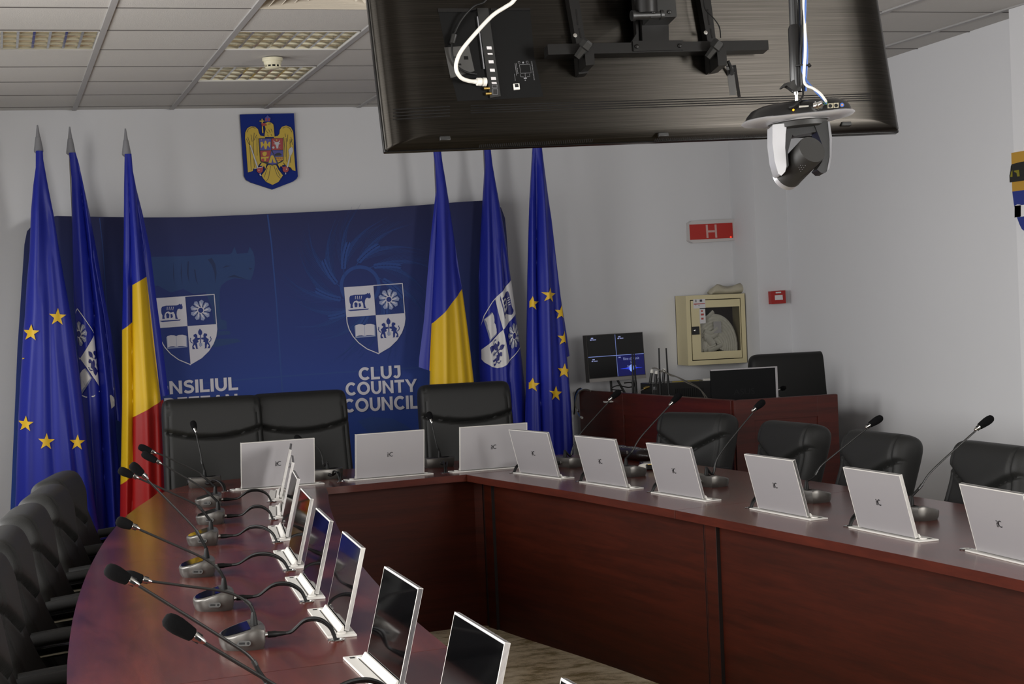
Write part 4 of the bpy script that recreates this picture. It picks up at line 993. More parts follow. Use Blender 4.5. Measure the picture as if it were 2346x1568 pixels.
L(tc.outputs['Object'], mp.inputs[0]); L(mp.outputs[0], nz.inputs['Vector']); L(nz.outputs['Fac'], cr.inputs[0]); L(cr.outputs[0], b.inputs['Base Color']); L(nz.outputs['Fac'], bp.inputs['Height']); L(bp.outputs[0], b.inputs['Normal'])
b.inputs['Metallic'].default_value = 1; b.inputs['Roughness'].default_value = .37; b.inputs['Anisotropic'].default_value = .95; b.inputs['Anisotropic Rotation'].default_value = .25
tg = node(t, 'ShaderNodeTangent', direction_type='UV_MAP', uv_map='flat'); L(tg.outputs[0], b.inputs['Tangent'])
tv_m = m
tvdark_m = pbr('tv_recess', '080808', .6, spec=.15); tvlab_m = pbr('tv_grey_label', '3b3a38', .6); steel_m = pbr('mount_black_steel', '100f0e', .42, .2, spec=.35)
tv = bpy.data.objects.new('television', None); C.objects.link(tv); tv.matrix_world = T4
tag(tv, 'large black television hung from the ceiling, seen from behind', 'television')
def rect(i, y): return [(i, y, i), (TW-i, y, i), (TW-i, y, TH-i), (i, y, TH-i)]
def rrect(i, y, bi=None, rad=.03):
    bi = i if bi is None else bi; r = rad; out = []
    for cx, cz, a0 in ((TW-i-r, bi+r, -90), (TW-i-r, TH-i-r, 0), (i+r, TH-i-r, 90), (i+r, bi+r, 180)):
        for k in range(5): a = R(a0+90*k/4); out.append((cx+r*math.cos(a), y, cz+r*math.sin(a)))
    return out
f = MB(); f.loft([rrect(0, .012, 0, .004), rrect(0, -.004, 0, .004)]); f.build('screen_bezel', blackg_m, tv, bevel=.001)
f = MB(); f.loft([rrect(.004, .0135, .014, .004), rrect(.004, .012, .014, .004)]); f.build('screen', screen_m, tv)
f = MB(); f.loft([rrect(.003, -.004, .003, .006), rrect(.006, -.016, .005, .006), rrect(.02, -.028, .010, .006), rrect(.045, -.038, .016, .008), rrect(.075, -.045, .024, .008), rrect(.11, -.048, .030, .008), rrect(.16, -.0495, .034, .008)]); bc = f.build('back_cover', tv_m, tv, smooth=50)
uvl = bc.data.uv_layers.new(name='flat')
for lp_i in bc.data.loops: v = bc.data.vertices[lp_i.vertex_index].co; uvl.data[lp_i.index].uv = (v.x, v.z)
PB = -.0495
def tpoly(P, z=PB): return [(q.x, q.z) for q in (tvl(x, y, z) for x, y in P)]
MT = Matrix(((1, 0, 0, 0), (0, 0, -1, 0), (0, 1, 0, 0), (0, 0, 0, 1)))        # 2-D (x, z) -> local, extruded toward the camera
def tprism(f, P, d0, d1, mat=0): f.prism(tpoly(P), d0-PB*0+.0495, d1+.0495, mat, MT)
# grooves
f = MB()
for k in range(4):
    tprism(f, [(873,252+k*8),(1031,243+k*7.2),(1031,245+k*7.2),(873,254.5+k*8)] if False else [(900,250+k*7.6),(1031,243+k*7.2),(1031,245.4+k*7.2),(900,252.6+k*7.6)], 0, .0006, 0)
    tprism(f, [(1078,241+k*5.6),(1995,214+k*5.0),(1995,216.2+k*5.0),(1078,243.4+k*5.6)], 0, .0006, 0)
f.build('groove', blackg_m, tv, smooth=0)
f = MB(); tprism(f, [(1003,20),(1214,20),(1224,130),(1245,222),(1130,228),(1048,232),(1030,160)], 0, .0004); tprism(f, [(1003,20),(1090,20),(1091,28),(1003,28)], .0004, .003, 1); tprism(f, [(1124,20),(1214,19),(1215,24),(1124,25)], .0004, .003, 1)
f.build('connector_recess_shade', [tvdark_m, blackg_m], tv, smooth=0)  # flat dark plate and strips, the shade of the recess put into colour
f = MB(); tprism(f, [(1092,20),(1117,20),(1146,222),(1122,226)], .0004, .006); tprism(f, [(1091,40),(1093.5,40),(1109,160),(1106.5,160)], .006, .0075, 1)
for y0, y1, w in ((108.5,115,11),(123.5,127,11),(140,147,11),(159.5,166,11),(178.5,185,11),(190,194,11)):
    x0 = 1105+ (y0-20)*.14-4; tprism(f, [(x0,y0),(x0+w,y0),(x0+w+1,y1),(x0+1,y1)], .006, .0066, 2)
for y0, y1 in ((196,203),(205,218)):
    x0 = 1126+(y0-196)*.14; 
    for q in ((x0,y0,x0+11,y0+.8),(x0,y1,x0+11,y1+.8),(x0,y0,x0+.8,y1),(x0+11,y0,x0+11.8,y1)): tprism(f, [(q[0],q[1]),(q[2],q[1]),(q[2],q[3]),(q[0],q[3])], .006, .0064, 1)
f.build('connector_strip', [blackp_m, grey_m, paper_m], tv, smooth=0)
f = MB()
for x, y in ((1112,205),(1116,217)):
    a, c = tvl(x-5, y, PB), tvl(x+8, y-1, PB); f.tube([a+Vector((0, -.006, 0)), c+Vector((0, -.006, 0))], .0042, 10)
f.build('aerial_socket', brass_m, tv)
f = MB(); tprism(f, [(1175,193.5),(1188.5,192.5),(1190,206),(1177,207)], .0004, .005, 0); tprism(f, [(1178,194.5),(1186,194),(1187,201),(1179,201.5)], .005, .0056, 1); f.build('network_socket', [whitep_m, rubber_m], tv, smooth=0)
f = MB(); tprism(f, [(1017.5,109),(1074,105),(1087,163),(1032,179.5)], .0006, .001, 0)
for q in ((1050,122,1058,124),(1062,129,1072,137),(1048,146,1056,150),(1035,130,1044,132),(1040,160,1052,162)): tprism(f, [(q[0],q[1]),(q[2],q[1]),(q[2]+1,q[3]),(q[0]+1,q[3])], .001, .0012, 1)
f.build('rating_label', [tvlab_m, tvdark_m], tv, smooth=0)
# printed interface diagram and its words
f = MB(); fn = lambda x, y: tvl(x, y, PB-.0008)
for P in ([(1190,148),(1214,147),(1217,167),(1193,168),(1190,148)], [(1187,141),(1191,141),(1191.5,145),(1187.5,145),(1187,141)], [(1205.5,140.5),(1209.5,140),(1210,145),(1206,145),(1205.5,140.5)], [(1192,170),(1193,176),(1200,176.5)], [(1213,169),(1214,175.5),(1207,176)], [(1203,168),(1203.5,180)]): strip(f, P, .7, fn, 0)
for P in ([(1200,178),(1207,177.5),(1207,180.5),(1200,181)], circ(1198.5,143.5,2.2,10), circ(1203.5,184,1.4,8), circ(1185,157,1.1,8), circ(1186.5,167.5,1.1,8)): decal(f, P, fn, 0)
ex = tvl(1223, 184, PB-.0008)-tvl(1216.5, 140, PB-.0008); a = tvl(1216.5, 140, PB-.0008)
vs, fs = glyphs('COMMON INTERFACE', 1.); wx = max(v[0] for v in vs); ex = ex/wx; eyv = Vector((ex.z, 0, -ex.x))*-1
f.add([a+ex*v[0]+eyv*v[1]*.8 for v in vs], fs, 0)
for x0, l in ((1180,28),(1183,20),(1178.5,16)):
    strip(f, [(x0,145 if x0 != 1178.5 else 169),(x0+l*.13,145+l if x0 != 1178.5 else 169+l)], .8, fn, 0)
f.build('printed_diagram', grey_m, tv, smooth=0)
# lower ventilation strip and small feet of the casing
f = MB(); fn = lambda x, y: tvl(x, y, -.044)
n = 60
for k in range(n):
    u = k/n; x = 1098+u*262; y = 335-u*13
    strip(f, [(x+2, y-4), (x, y+4)], 1.6, lambda a, c: tvl(a, c, -.047), 0)
    x = 1500+u*260; y = 321-u*11
    strip(f, [(x+2, y-3), (x, y+3)], 1.4, lambda a, c: tvl(a, c, -.047), 0)
f.build('vent_slot', tvdark_m, tv, smooth=0)
for cx_ in (.16, .79, 1.36):
    f = MB(); f.box((cx_, -.044, .02 if cx_ != .79 else .008), (.03, .012, .012)); f.build('casing_latch', blackp_m, tv, bevel=.002)
# cut-out panel lines at the right
f = MB()
for P in ([(1664,152),(1682,151),(1687,218),(1672,219)],): tprism(f, P, 0, .0004, 1)
for P in ([(1679,150),(1686,150),(1697,222),(1690,223)], [(1663,150),(1686,149),(1686.5,153),(1664,154)]): tprism(f, P, 0, .0006, 0)
f.build('cable_channel', [blackg_m, tvlab_m], tv, smooth=0)

# --- the wall bracket behind it
tm = bpy.data.objects.new('television_mount', None); C.objects.link(tm); tm.matrix_world = T4; tag(tm, 'black steel ceiling mount with rail and clamps bolted to the back of the television', 'mount')
f = MB(); P = tpoly([(1238,120),(1738,110),(1740,132),(1240,144)]); f.prism(P, .0495+.03, .0495+.065, 0, MT); f.build('rail', steel_m, tm, bevel=.003)
f = MB(); f.prism(tpoly([(1430,114),(1544,112),(1545,134),(1432,137)]), .0495+.065, .0495+.07, 0, MT)
for x, y in ((1439,127),(1536,125)): q = tvl(x, y, PB); f.lathe([(0, 0), (.006, 0), (.006, .004), (.003, .006), (0, .006)], 12, 0, Matrix.Translation((q.x, -.1195, q.z))@Matrix.Rotation(R(90), 4, 'X'))
f.build('rail_plate', steel_m, tm, bevel=.001)
for nm, P in (('left', [(1294,0),(1318,0),(1334,110),(1340,176),(1318,178),(1313,110)]), ('right', [(1593,-2),(1618,-2),(1632,110),(1640,168),(1617,172),(1613,110)])):
    f = MB(); f.prism(tpoly(P), .0495, .0495+.03, 0, MT); 
    x0 = P[0][0]
    f.prism(tpoly([(x0+10,-60),(x0+34,-60),(x0+24,0),(x0,0)]) if False else tpoly([(x0-9,-70),(x0+15,-70),(x0+24,1),(x0,1)]), .0495, .0495+.03, 0, MT)
    f.prism(tpoly([(x0+23,140),(x0+44,139),(x0+46,172),(x0+26,174)]), .0495+.02, .0495+.085, 0, MT)
    f.prism(tpoly([(x0+17,30),(x0+20,30),(x0+24,66),(x0+21,66)]), .0495+.0301, .0495+.031, 1, MT); f.prism(tpoly([(x0+24,74),(x0+27,74),(x0+31,96),(x0+28,96)]), .0495+.0301, .0495+.031, 1, MT)
    f.build('upright', [steel_m, blackg_m], tm, bevel=.002)
    q = tvl(x0+22.5, 82.5 if nm == 'left' else 76, PB-.034); f = MB(); f.lathe([(0, 0), (.006, 0), (.006, .005), (0, .006)], 8, 0, Matrix.Translation((q.x, q.y, q.z))@Matrix.Rotation(R(90), 4, 'X')); f.build('screw', chrome_m, tm)
    a, c = tvl(x0+28, 132, PB-.075), tvl(x0+55, 96, PB-.1); ax = (c-a).normalized(); q = Vector((0, 0, 1)).rotation_difference(ax).to_matrix().to_4x4(); l = (c-a).length
    f = MB(); f.lathe([(0, 0), (.010, 0), (.012, l*.55), (.018, l*.62), (.018, l*.95), (.014, l*1.05), (.006, l*1.05), (.006, l*.95), (0, l*.95)], 6, 0, Matrix.Translation(a)@q); f.build('clamp_knob', blackp_m, tm, smooth=20)
f = MB(); f.prism(tpoly([(1447,-80),(1511,-80),(1515,112),(1455,114)]), .0495+.03, .0495+.06, 0, MT); f.prism(tpoly([(1432,-80),(1443,-80),(1450,108),(1428,118),(1444,92)]), .0495+.03, .0495+.05, 0, MT); f.build('column_plate', steel_m, tm, bevel=.002)
f = MB(); f.prism(tpoly([(1452,36),(1512,34),(1515,74),(1456,76)]), .0495+.06, .0495+.12, 0, MT)
for x in (1462,1498): q = tvl(x, 64, PB); f.lathe([(0, 0), (.006, 0), (.006, .005), (0, .006)], 10, 0, Matrix.Translation((q.x, -.17, q.z))@Matrix.Rotation(R(90), 4, 'X'))
f.build('tilt_box', blackp_m, tm, bevel=.003)
a, c = tvl(1447, 36, PB-.11), tvl(1518, 34, PB-.11); f = MB(); f.tube([a, c], .012, 14); f.tube([a, a.lerp(c, .1)], .015, 14); f.tube([c.lerp(a, .1), c], .015, 14); f.build('tilt_hinge', blackp_m, tm)
f = MB(); a = tvl(1482, 30, PB-.11); w0 = T4@a; top = Ti@Vector((w0.x, w0.y, CE-.03)); f.tube([a, top], .03, 18); f.build('ceiling_tube', steel_m, tm)
f = MB(); f.lathe([(0, 0), (.09, 0), (.09, .008), (.04, .012), (.036, .04), (0, .04)], 24, 0, Ti@Matrix.Translation((w0.x, w0.y, CE-.004))@Matrix.Rotation(R(180), 4, 'X')); f.build('ceiling_plate', steel_m, tm)
f = MB(); pts = [tvl(1613,-10,PB-.06), tvl(1615,20,PB-.06), tvl(1635,42,PB-.08), tvl(1648,62,PB-.09), tvl(1651,86,PB-.1)]; f.tube(spline(pts), .0018, 6); f.build('safety_cord', rubber_m, tm)
f = MB(); pts = [tvl(1668,140,PB-.03), tvl(1675,158,PB-.02), tvl(1677,172,PB-.012)]; f.tube(spline(pts), .005, 8); f.lathe([(0, 0), (.008, 0), (.008, .01), (0, .01)], 10, 0, Matrix.Translation(tvl(1677,168,PB-.012))); f.build('cable_hook', rubber_m, tm)
# --- its cables
def tcable(name, label, pts, r, mat, extra=None):
    o = [T4@tvl(x, y, PB-d) for x, y, d in pts]; c0 = o[-1]
    e = thing(name, label, 'cable', c0); f = MB(); f.tube(spline([p-c0 for p in o], 8), r, 10); f.build('cord', mat, e); return e, c0
ew, c0 = tcable('video_cable', 'thick white video cable looping down into the back of the television', [(1205,-55,.10),(1190,-18,.09),(1174,5,.085),(1158,16,.08),(1128,36,.07),(1090,76,.06),(1058,115,.05),(1046,142,.045),(1046,162,.04),(1056,178,.03),(1072,185,.022),(1086,187,.014)], .0055, whitep_m)
f = MB(); a, c = T4@tvl(1084,187,PB-.014)-c0, T4@tvl(1113,188,PB-.010)-c0; M = Matrix.Translation(a)@Vector((0, 0, 1)).rotation_difference((c-a).normalized()).to_matrix().to_4x4(); l = (c-a).length
f.lathe([(.006, 0), (.0065, l*.25), (.011, l*.3), (.0115, l*.6), (.009, l*.62), (.011, l*.68), (.009, l*.72), (.012, l*.78), (.012, l), (0, l)], 14, 0, M); f.build('plug', whitep_m, ew)
ek, c0 = tcable('power_cord', 'thin black cord with a ferrite bead left of the white video cable', [(1130,-40,.03),(1112,2,.03),(1085,15,.025),(1058,44,.02),(1041,78,.016),(1036,102,.014),(1036,124,.012),(1041,142,.010),(1052,156,.010),(1070,166,.010),(1092,170,.006)], .003, rubber_m)
f = MB(); a, c = T4@tvl(1042,78,PB-.017)-c0, T4@tvl(1036,102,PB-.014)-c0; f.tube([a, a.lerp(c, .08), a.lerp(c, .92), c], [.004, .0085, .0085, .004], 12); f.build('ferrite_bead', blackp_m, ek)

# ================================================================== pan-tilt camera hung upside down in front of the television
P0 = uy(1835, 250, 3.5); kz = (P0-CO).dot(CF)/FPX
Mc = frame_M(P0, CR, CF, CU)
pc_ = bpy.data.objects.new('conference_camera', None); C.objects.link(pc_); pc_.matrix_world = Mc; tag(pc_, 'silver and black pan-tilt conference camera hanging upside down in front of the television', 'camera')
Q = lambda px, py, d=0.: Vector(((px-1835)*kz, d*kz, -(py-250)*kz))
ci = Mc.inverted()
silver_m = pbr('camera_silver', 'bdbdc0', .38, .6); cblack_m = pbr('camera_black', '121213', .3); cmatt_m = pbr('camera_matt', '201f1d', .55)
tilt = Matrix.Rotation(R(-6.0), 4, 'Y')
def ell(cx, py, a, b_, sup=2.6, n=40, flat=None):
    out = []
    for k in range(n):
        th = 2*math.pi*k/n; c, s = math.cos(th), math.sin(th)
        x = a*math.copysign(abs(c)**(2/sup), c); y = b_*math.copysign(abs(s)**(2/sup), s)
        if flat is not None: y = max(y, -flat)
        out.append(Vector(((cx-1835+x)*kz, (40+y)*kz, -(py-250)*kz)))
    return out
TB = Matrix.Translation(Q(1835, 262))@tilt@Matrix.Translation(-Q(1835, 262))
f = MB(); f.loft([ell(1834, 275, 96, 76, flat=66), ell(1834, 270, 126, 96, flat=80), ell(1834, 266, 130, 98, flat=82), ell(1834, 263, 127, 95, flat=80)], 0, TB); f.build('base_rim', silver_m, pc_, smooth=60)
f = MB(); f.loft([ell(1834, 263.5, 123, 92, flat=80.5), ell(1836, 252, 119, 86, flat=80.2), ell(1838, 241, 110, 78, flat=80), ell(1840, 234, 92, 66, flat=79), ell(1840, 231, 70, 50)], 0, TB); f.build('base_cover', cblack_m, pc_, smooth=50)
f = MB(); f.loft([[Vector(((1833-1835+math.cos(a)*r)*kz, (40+math.sin(a)*r)*kz, -(y-250)*kz)) for a in [2*math.pi*k/36 for k in range(36)]] for r, y in ((70, 270), (69, 276), (66, 277), (66, 288), (60, 292))], 0, TB); f.build('turntable', cmatt_m, pc_, smooth=40)
f = MB(); f.loft([[Vector(((1833-1835+math.cos(a)*r)*kz, (40+math.sin(a)*r)*kz, -(y-250)*kz)) for a in [2*math.pi*k/36 for k in range(36)]] for r, y in ((76, 268), (72, 275.5))], 0, TB); f.build('turntable_collar', silver_m, pc_, smooth=40)
def arm(P, y0, y1, mat, name, rnd=.004):
    f = MB(); M = Matrix(((1, 0, 0, 0), (0, 0, 1, 0), (0, 1, 0, 0), (0, 0, 0, 1)))
    f.prism([(Q(x, y).x, Q(x, y).z) for x, y in P], y0*kz, y1*kz, 0, M); return f.build(name, mat, pc_, bevel=rnd, seg=3)
arm([(1768,287),(1801,284),(1798,310),(1797,340),(1799,365),(1800,382),(1797,395),(1788,404),(1781,399),(1773,370),(1768,330)], -12, 70, silver_m, 'yoke_arm')
arm([(1800,285),(1822,285),(1812,318),(1804,350),(1806,380),(1799,390),(1797,340)], -6, 66, cblack_m, 'yoke_inner')
arm([(1864,284),(1896,278),(1902,318),(1901,360),(1897,388),(1890,397),(1880,397),(1871,389),(1883,370),(1882,330)], -6, 70, cblack_m, 'yoke_arm', .003)
arm([(1895,280),(1899,279),(1904.5,318),(1903,362),(1898,388),(1893,394),(1899,360),(1899,318)], -10, 74, grey_m, 'yoke_trim', .001)
arm([(1800,286),(1890,282),(1880,300),(1850,306),(1818,312)], 0, 64, cblack_m, 'yoke_bridge', .003)
c1, c2 = Q(1857, 345, -22), Q(1812, 400, 95); ax = (c2-c1); l = ax.length; qm = Matrix.Translation(c1)@Vector((0, 0, 1)).rotation_difference(ax.normalized()).to_matrix().to_4x4()
r_ = 33.5*kz
f = MB(); f.lathe([(0, 0), (r_*.97, 0), (r_, .003), (r_, l*.85), (r_*1.02, l*.86)], 36, 0, qm); f.build('lens_head', cmatt_m, pc_, smooth=40)
f = MB(); f.lathe([(r_*1.02, l*.86), (r_*1.0, l*.97), (r_*.85, l), (0, l)], 36, 0, qm); f.build('lens_ring', silver_m, pc_, smooth=40)
f = MB()
for i in range(5):
    for j in range(3):
        p = Q(1828+i*3.2+j*2, 381-i*4.2+j*4.6+4, -14-i*2); f.lathe([(0, 0), (.0006, 0), (.0006, .001), (0, .001)], 6, 0, Matrix.Translation(p)@Matrix.Rotation(R(90), 4, 'X'))
f.build('speaker_hole', grey_m, pc_)
# connectors on the near face
def port(name, x0, y0, x1, y1, mat, d=-40, dep=4, hole=None):
    f = MB(); M = Matrix(((1, 0, 0, 0), (0, 0, 1, 0), (0, 1, 0, 0), (0, 0, 0, 1)))
    f.prism([(Q(x, y).x, Q(x, y).z) for x, y in ((x0, y0), (x1, y0-.6), (x1, y1-.6), (x0, y1))], d*kz, (d+dep)*kz, 0, M)
    mats = [mat]
    if hole: f.prism([(p.x, p.z) for p in (Q(x, y) for x, y in circ((x0+x1)/2, (y0+y1)/2, hole, 14))], (d-.4)*kz, d*kz, 1, M); mats.append(rubber_m)
    return f.build(name, mats, pc_, smooth=0)
port('video_socket', 1824, 247.5, 1846, 253.5, whitep_m); port('data_socket', 1889, 242.5, 1901, 253.5, pbr('socket_beige', 'a39c86', .5), hole=4.2); port('data_socket', 1902.5, 241.5, 1914, 252.5, MATS['socket_beige'], hole=4.2)
f = MB(); f.lathe([(0, 0), (.0045, 0), (.0045, .003), (0, .003)], 14, 0, Matrix.Translation(Q(1921.5, 246, -38))@Matrix.Rotation(R(90), 4, 'X')); f.lathe([(0, 0), (.002, 0), (.002, .004), (0, .004)], 10, 1, Matrix.Translation(Q(1921.5, 246, -38))@Matrix.Rotation(R(90), 4, 'X')); f.build('audio_socket', [blue_m, pbr('jack_orange', 'd08a50', .5)], pc_)
f = MB(); f.lathe([(0, 0), (.0022, 0), (.0022, .003), (0, .003)], 10, 0, Matrix.Translation(Q(1811, 257.5, -40))@Matrix.Rotation(R(90), 4, 'X')); f.build('status_light', pbr('led_orange', 'e69a1a', .4, emit=2.), pc_)
f = MB(); f.tube([Q(1858, 249, -44), Q(1869, 247, -50), Q(1876, 243, -54)], [.008*.9, .0075, .006], 14); f.tube([Q(1861, 249, -52), Q(1864, 248, -53)], .0095, 14); f.build('cable_connector', chrome_m, pc_)
port('green_tab', 1880, 238, 1889, 250, pbr('green_tab', '4f8a3a', .5), d=-39)
f = MB(); f.tube([Q(1803, 252, -42), Q(1812, 250, -48), Q(1822, 241, -50)], .005, 10); f.build('power_plug', rubber_m, pc_)
# pole up to the ceiling
pt = Mc@Q(1833, 206, 30)
f = MB(); a = ci@pt; top = ci@Vector((pt.x, pt.y, CE-.02)); f.tube([a, top], .0128, 18); f.tube([a, a.lerp(top, .02), a.lerp(top, .16), a.lerp(top, .17)], [.014, .0165, .0165, .0128], 18); f.build('hanging_pole', cblack_m, pc_)
f = MB(); f.lathe([(0, 0), (.06, 0), (.06, .006), (.02, .012), (0, .012)], 24, 0, ci@Matrix.Translation((pt.x, pt.y, CE-.004))@Matrix.Rotation(R(180), 4, 'X')); f.build('ceiling_flange', cblack_m, pc_)
f = MB(); M = Matrix(((1, 0, 0, 0), (0, 0, 1, 0), (0, 1, 0, 0), (0, 0, 0, 1)))
f.prism([(Q(x, y).x, Q(x, y).z) for x, y in ((1792,197),(1799,189),(1812,186),(1820,181),(1843,183),(1842,198),(1833,206),(1822,207),(1813,200),(1804,194),(1795,199))], 14*kz, 46*kz, 0, M); f.build('wing_knob', cmatt_m, pc_, bevel=.003)
f = MB(); f.tube([Q(1829, 205, 30), Q(1831, 236, 34)], .0035, 12); f.tube([Q(1828.5, 206, 30), Q(1829.5, 212, 31)], .005, 12); f.build('threaded_stud', chrome_m, pc_)
f = MB(); p = Mc@Q(1840, 149, 8); q = ci@p; f.tube([q+Vector((-.016, 0, 0)), q+Vector((.0, -.012, 0)), q+Vector((.016, 0, 0))], .0016, 6); f.tube([q+Vector((.012, -.004, .002)), q+Vector((.015, -.006, -.003))], .004, 8); f.build('cable_tie', rubber_m, pc_)
def pcable(name, label, pts, r, mat, flat=1.):
    o = [Mc@Q(*p) for p in pts]; e = thing(name, label, 'cable', o[-1]); f = MB(); f.tube(spline([p-o[-1] for p in o], 8), r, 9, flat=flat); f.build('cord', mat, e); return e
pcable('network_cable', 'blue cable running down the pole of the hanging camera', [(1850,-160,20),(1848,-40,14),(1846,20,6),(1843,80,4),(1841,130,4),(1838,160,0),(1845,185,-12),(1862,212,-30),(1878,236,-52),(1884,243,-44)], .0022, blue_m)
pcable('network_cable', 'second blue cable, ending beside the camera pole', [(1846,-160,26),(1845,-30,20),(1845,40,16),(1851,110,14),(1850,150,14),(1849,185,20),(1850,205,26)], .0026, blue_m)
pcable('coaxial_cable', 'white flat cable curving from the camera pole to its connector', [(1842,-160,18),(1843,0,10),(1845,90,2),(1844,130,-2),(1841,165,-6),(1841,190,-12),(1846,200,-20),(1858,207,-30),(1872,222,-46),(1882,240,-58)], .0052, whitep_m, .55)
pcable('camera_power_lead', 'black lead with a bulge beside the white cable of the hanging camera', [(1838,-160,24),(1839,-30,14),(1842,10,8),(1838,70,2),(1835,130,2),(1838,170,4),(1840,200,6),(1836,222,-20),(1822,241,-48)], .0022, rubber_m)
f = MB(); a, c = Mc@Q(1841, 200, 0), Mc@Q(1840, 222, -8)
# ================================================================== wall fittings
Mxz = Matrix(((1, 0, 0, 0), (0, 0, -1, 0), (0, 1, 0, 0), (0, 0, 0, 1)))
def wallthing(name, label, cat, px, py, y): p = uy(px, py, y); e = thing(name, label, cat, p); return e, Vector(p)
def wp(P, y, o): return [(q.x-o.x, q.z-o.z) for q in (uy(a, c, y) for a, c in P)]
# hydrant sign
clear_m = pbr('clear_cover', 'c9c4c2', .25); redl_m = pbr('sign_red', 'b3261c', .5); hwhite_m = pbr('sign_letter', 'c9a19c', .5)
e, o = wallthing('hydrant_sign', 'red lit box sign with a letter H above the fire hose cabinet', 'sign', 1631, 531, WY)
f = MB(); f.prism(wp([(1572,512),(1580,507),(1682,503),(1689,508),(1690,545),(1684,551),(1582,558),(1573,553)], WY, o), 0, .05, 0, Mxz); f.build('light_box', clear_m, e, bevel=.005, seg=3)
f = MB(); f.prism(wp([(1579,515),(1677.5,510.5),(1679.5,545.5),(1581,550)], WY-.05, o), .0505, .052, 0, Mxz); f.build('red_panel', redl_m, e, smooth=0)
f = MB()
for P in ([(1616.5,515.5),(1621,515.2),(1623,545.8),(1618.5,546)], [(1636.5,514.6),(1641,514.4),(1643,545),(1638.5,545.2)], [(1621.7,528.4),(1637,527.7),(1637.3,532.4),(1622,533.1)]): f.prism(wp(P, WY-.05, o), .052, .0528, 0, Mxz)
f.build('letter_h', hwhite_m, e, smooth=0)
f = MB(); f.prism(wp(circ(1674, 543.5, 1.6, 8), WY-.05, o), .052, .054, 0, Mxz); f.build('status_light', pbr('led_red', 'ff3018', .4, emit=3.), e)
# hose cabinet
CYf = WY-.2
e, o = wallthing('fire_hose_cabinet', 'cream metal fire hose cabinet with a glass window on the back wall', 'cabinet', 1648, 757, WY)
X0, X1 = uy(1574, 760, CYf).x-o.x, 4.915-o.x; zt_, zb = uy(1645, 675, CYf).z-o.z, uy(1645, 834.5, CYf).z-o.z
f = MB(); tk = .012
f.box(((X0+X1)/2, -.004, (zt_+zb)/2), (X1-X0, .008, zt_-zb), 1)
for c, d in ((((X0+tk/2), -.097, (zt_+zb)/2), (tk, .194, zt_-zb)), (((X1-tk/2), -.097, (zt_+zb)/2), (tk, .194, zt_-zb)), (((X0+X1)/2, -.097, zt_-tk/2), (X1-X0-2*tk, .194, tk)), (((X0+X1)/2, -.097, zb+tk/2), (X1-X0-2*tk, .194, tk))): f.box(c, d)
w_ = .03
for c, d in (((X0+w_/2, -.197, (zt_+zb)/2), (w_, .006, zt_-zb)), ((X1-w_/2, -.197, (zt_+zb)/2), (w_, .006, zt_-zb)), (((X0+X1)/2, -.197, zt_-w_/2), (X1-X0-2*w_, .006, w_)), (((X0+X1)/2, -.197, zb+w_/2), (X1-X0-2*w_, .006, w_))): f.box(c, d)
brown_m = pbr('cabinet_inside', '2b1d1e', .7); f.build('cabinet_body', [cream_m, brown_m], e)
c9 = lambda P: [(1540+x/7.465, 640+y/7.465) for x, y in P]
dw = wp(c9([(285,345),(1300,285),(1355,1360),(335,1432)]), CYf, o); hole = wp(c9([(470,500),(1150,462),(1188,1205),(492,1250)]), CYf, o)
x0, x1 = X0+.036, X1-.036; z1d, z0d = zt_-.036, zb+.036; hx0, hx1 = hole[0][0], hole[1][0]; hz1, hz0 = hole[1][1], hole[3][1]
f = MB()
for a, c, b_, d in ((x0, hx0, z0d, z1d), (hx1, x1, z0d, z1d), (hx0, hx1, hz1, z1d), (hx0, hx1, z0d, hz0)): f.box(((a+c)/2, -.196, (b_+d)/2), (c-a, .008, d-b_))
door = f.build('door', cream_m, e, smooth=0)
m, t, b = nt('window_glass'); tr = node(t, 'ShaderNodeBsdfTransparent'); tr.inputs[0].default_value = (.93, .93, .92, 1); gl = node(t, 'ShaderNodeBsdfGlossy', i_Roughness=.03); fr = node(t, 'ShaderNodeFresnel', i_IOR=1.35); mxs = node(t, 'ShaderNodeMixShader')
t.links.new(fr.outputs[0], mxs.inputs[0]); t.links.new(tr.outputs[0], mxs.inputs[1]); t.links.new(gl.outputs[0], mxs.inputs[2]); t.links.new(mxs.outputs[0], t.nodes['Material Output'].inputs['Surface'])
f = MB(); f.box(((hx0+hx1)/2, -.192, (hz0+hz1)/2), (hx1-hx0, .003, hz1-hz0)); f.build('glass_pane', m, door)
f = MB(); f.prism(wp(c9([(332,815),(455,808),(465,945),(338,952)]), CYf, o), .2, .206, 0, Mxz); f.build('lock_plate', blackp_m, door, bevel=.001)
f = MB(); p = wp(c9([(372,880)]), CYf, o)[0]; f.lathe([(0, 0), (.009, 0), (.008, .012), (.004, .014), (0, .014)], 14, 0, Matrix.Translation((p[0], -.206, p[1]))@Matrix.Rotation(R(90), 4, 'X')); f.build('lock_knob', chrome_m, door)
stick_red = pbr('sticker_red', 'b04a44', .7)
f = MB(); f.prism(wp(c9([(358,345),(562,335),(570,492),(364,503)]), CYf, o), .2005, .2009, 0, Mxz); f.prism(wp(c9([(368,420),(558,410),(559,424),(369,436)]), CYf, o), .2009, .2012, 1, Mxz)
for P in ([(398,350),(412,350),(414,395),(400,396)], [(468,350),(510,347),(512,385),(470,388)], [(395,438),(410,437),(410,446),(396,447)], [(450,446),(462,446),(463,460),(451,460)]): f.prism(wp(c9(P), CYf, o), .2009, .2012, 2, Mxz)
f.build('notice', [paper_m, stick_red, ink_m], door, smooth=0)
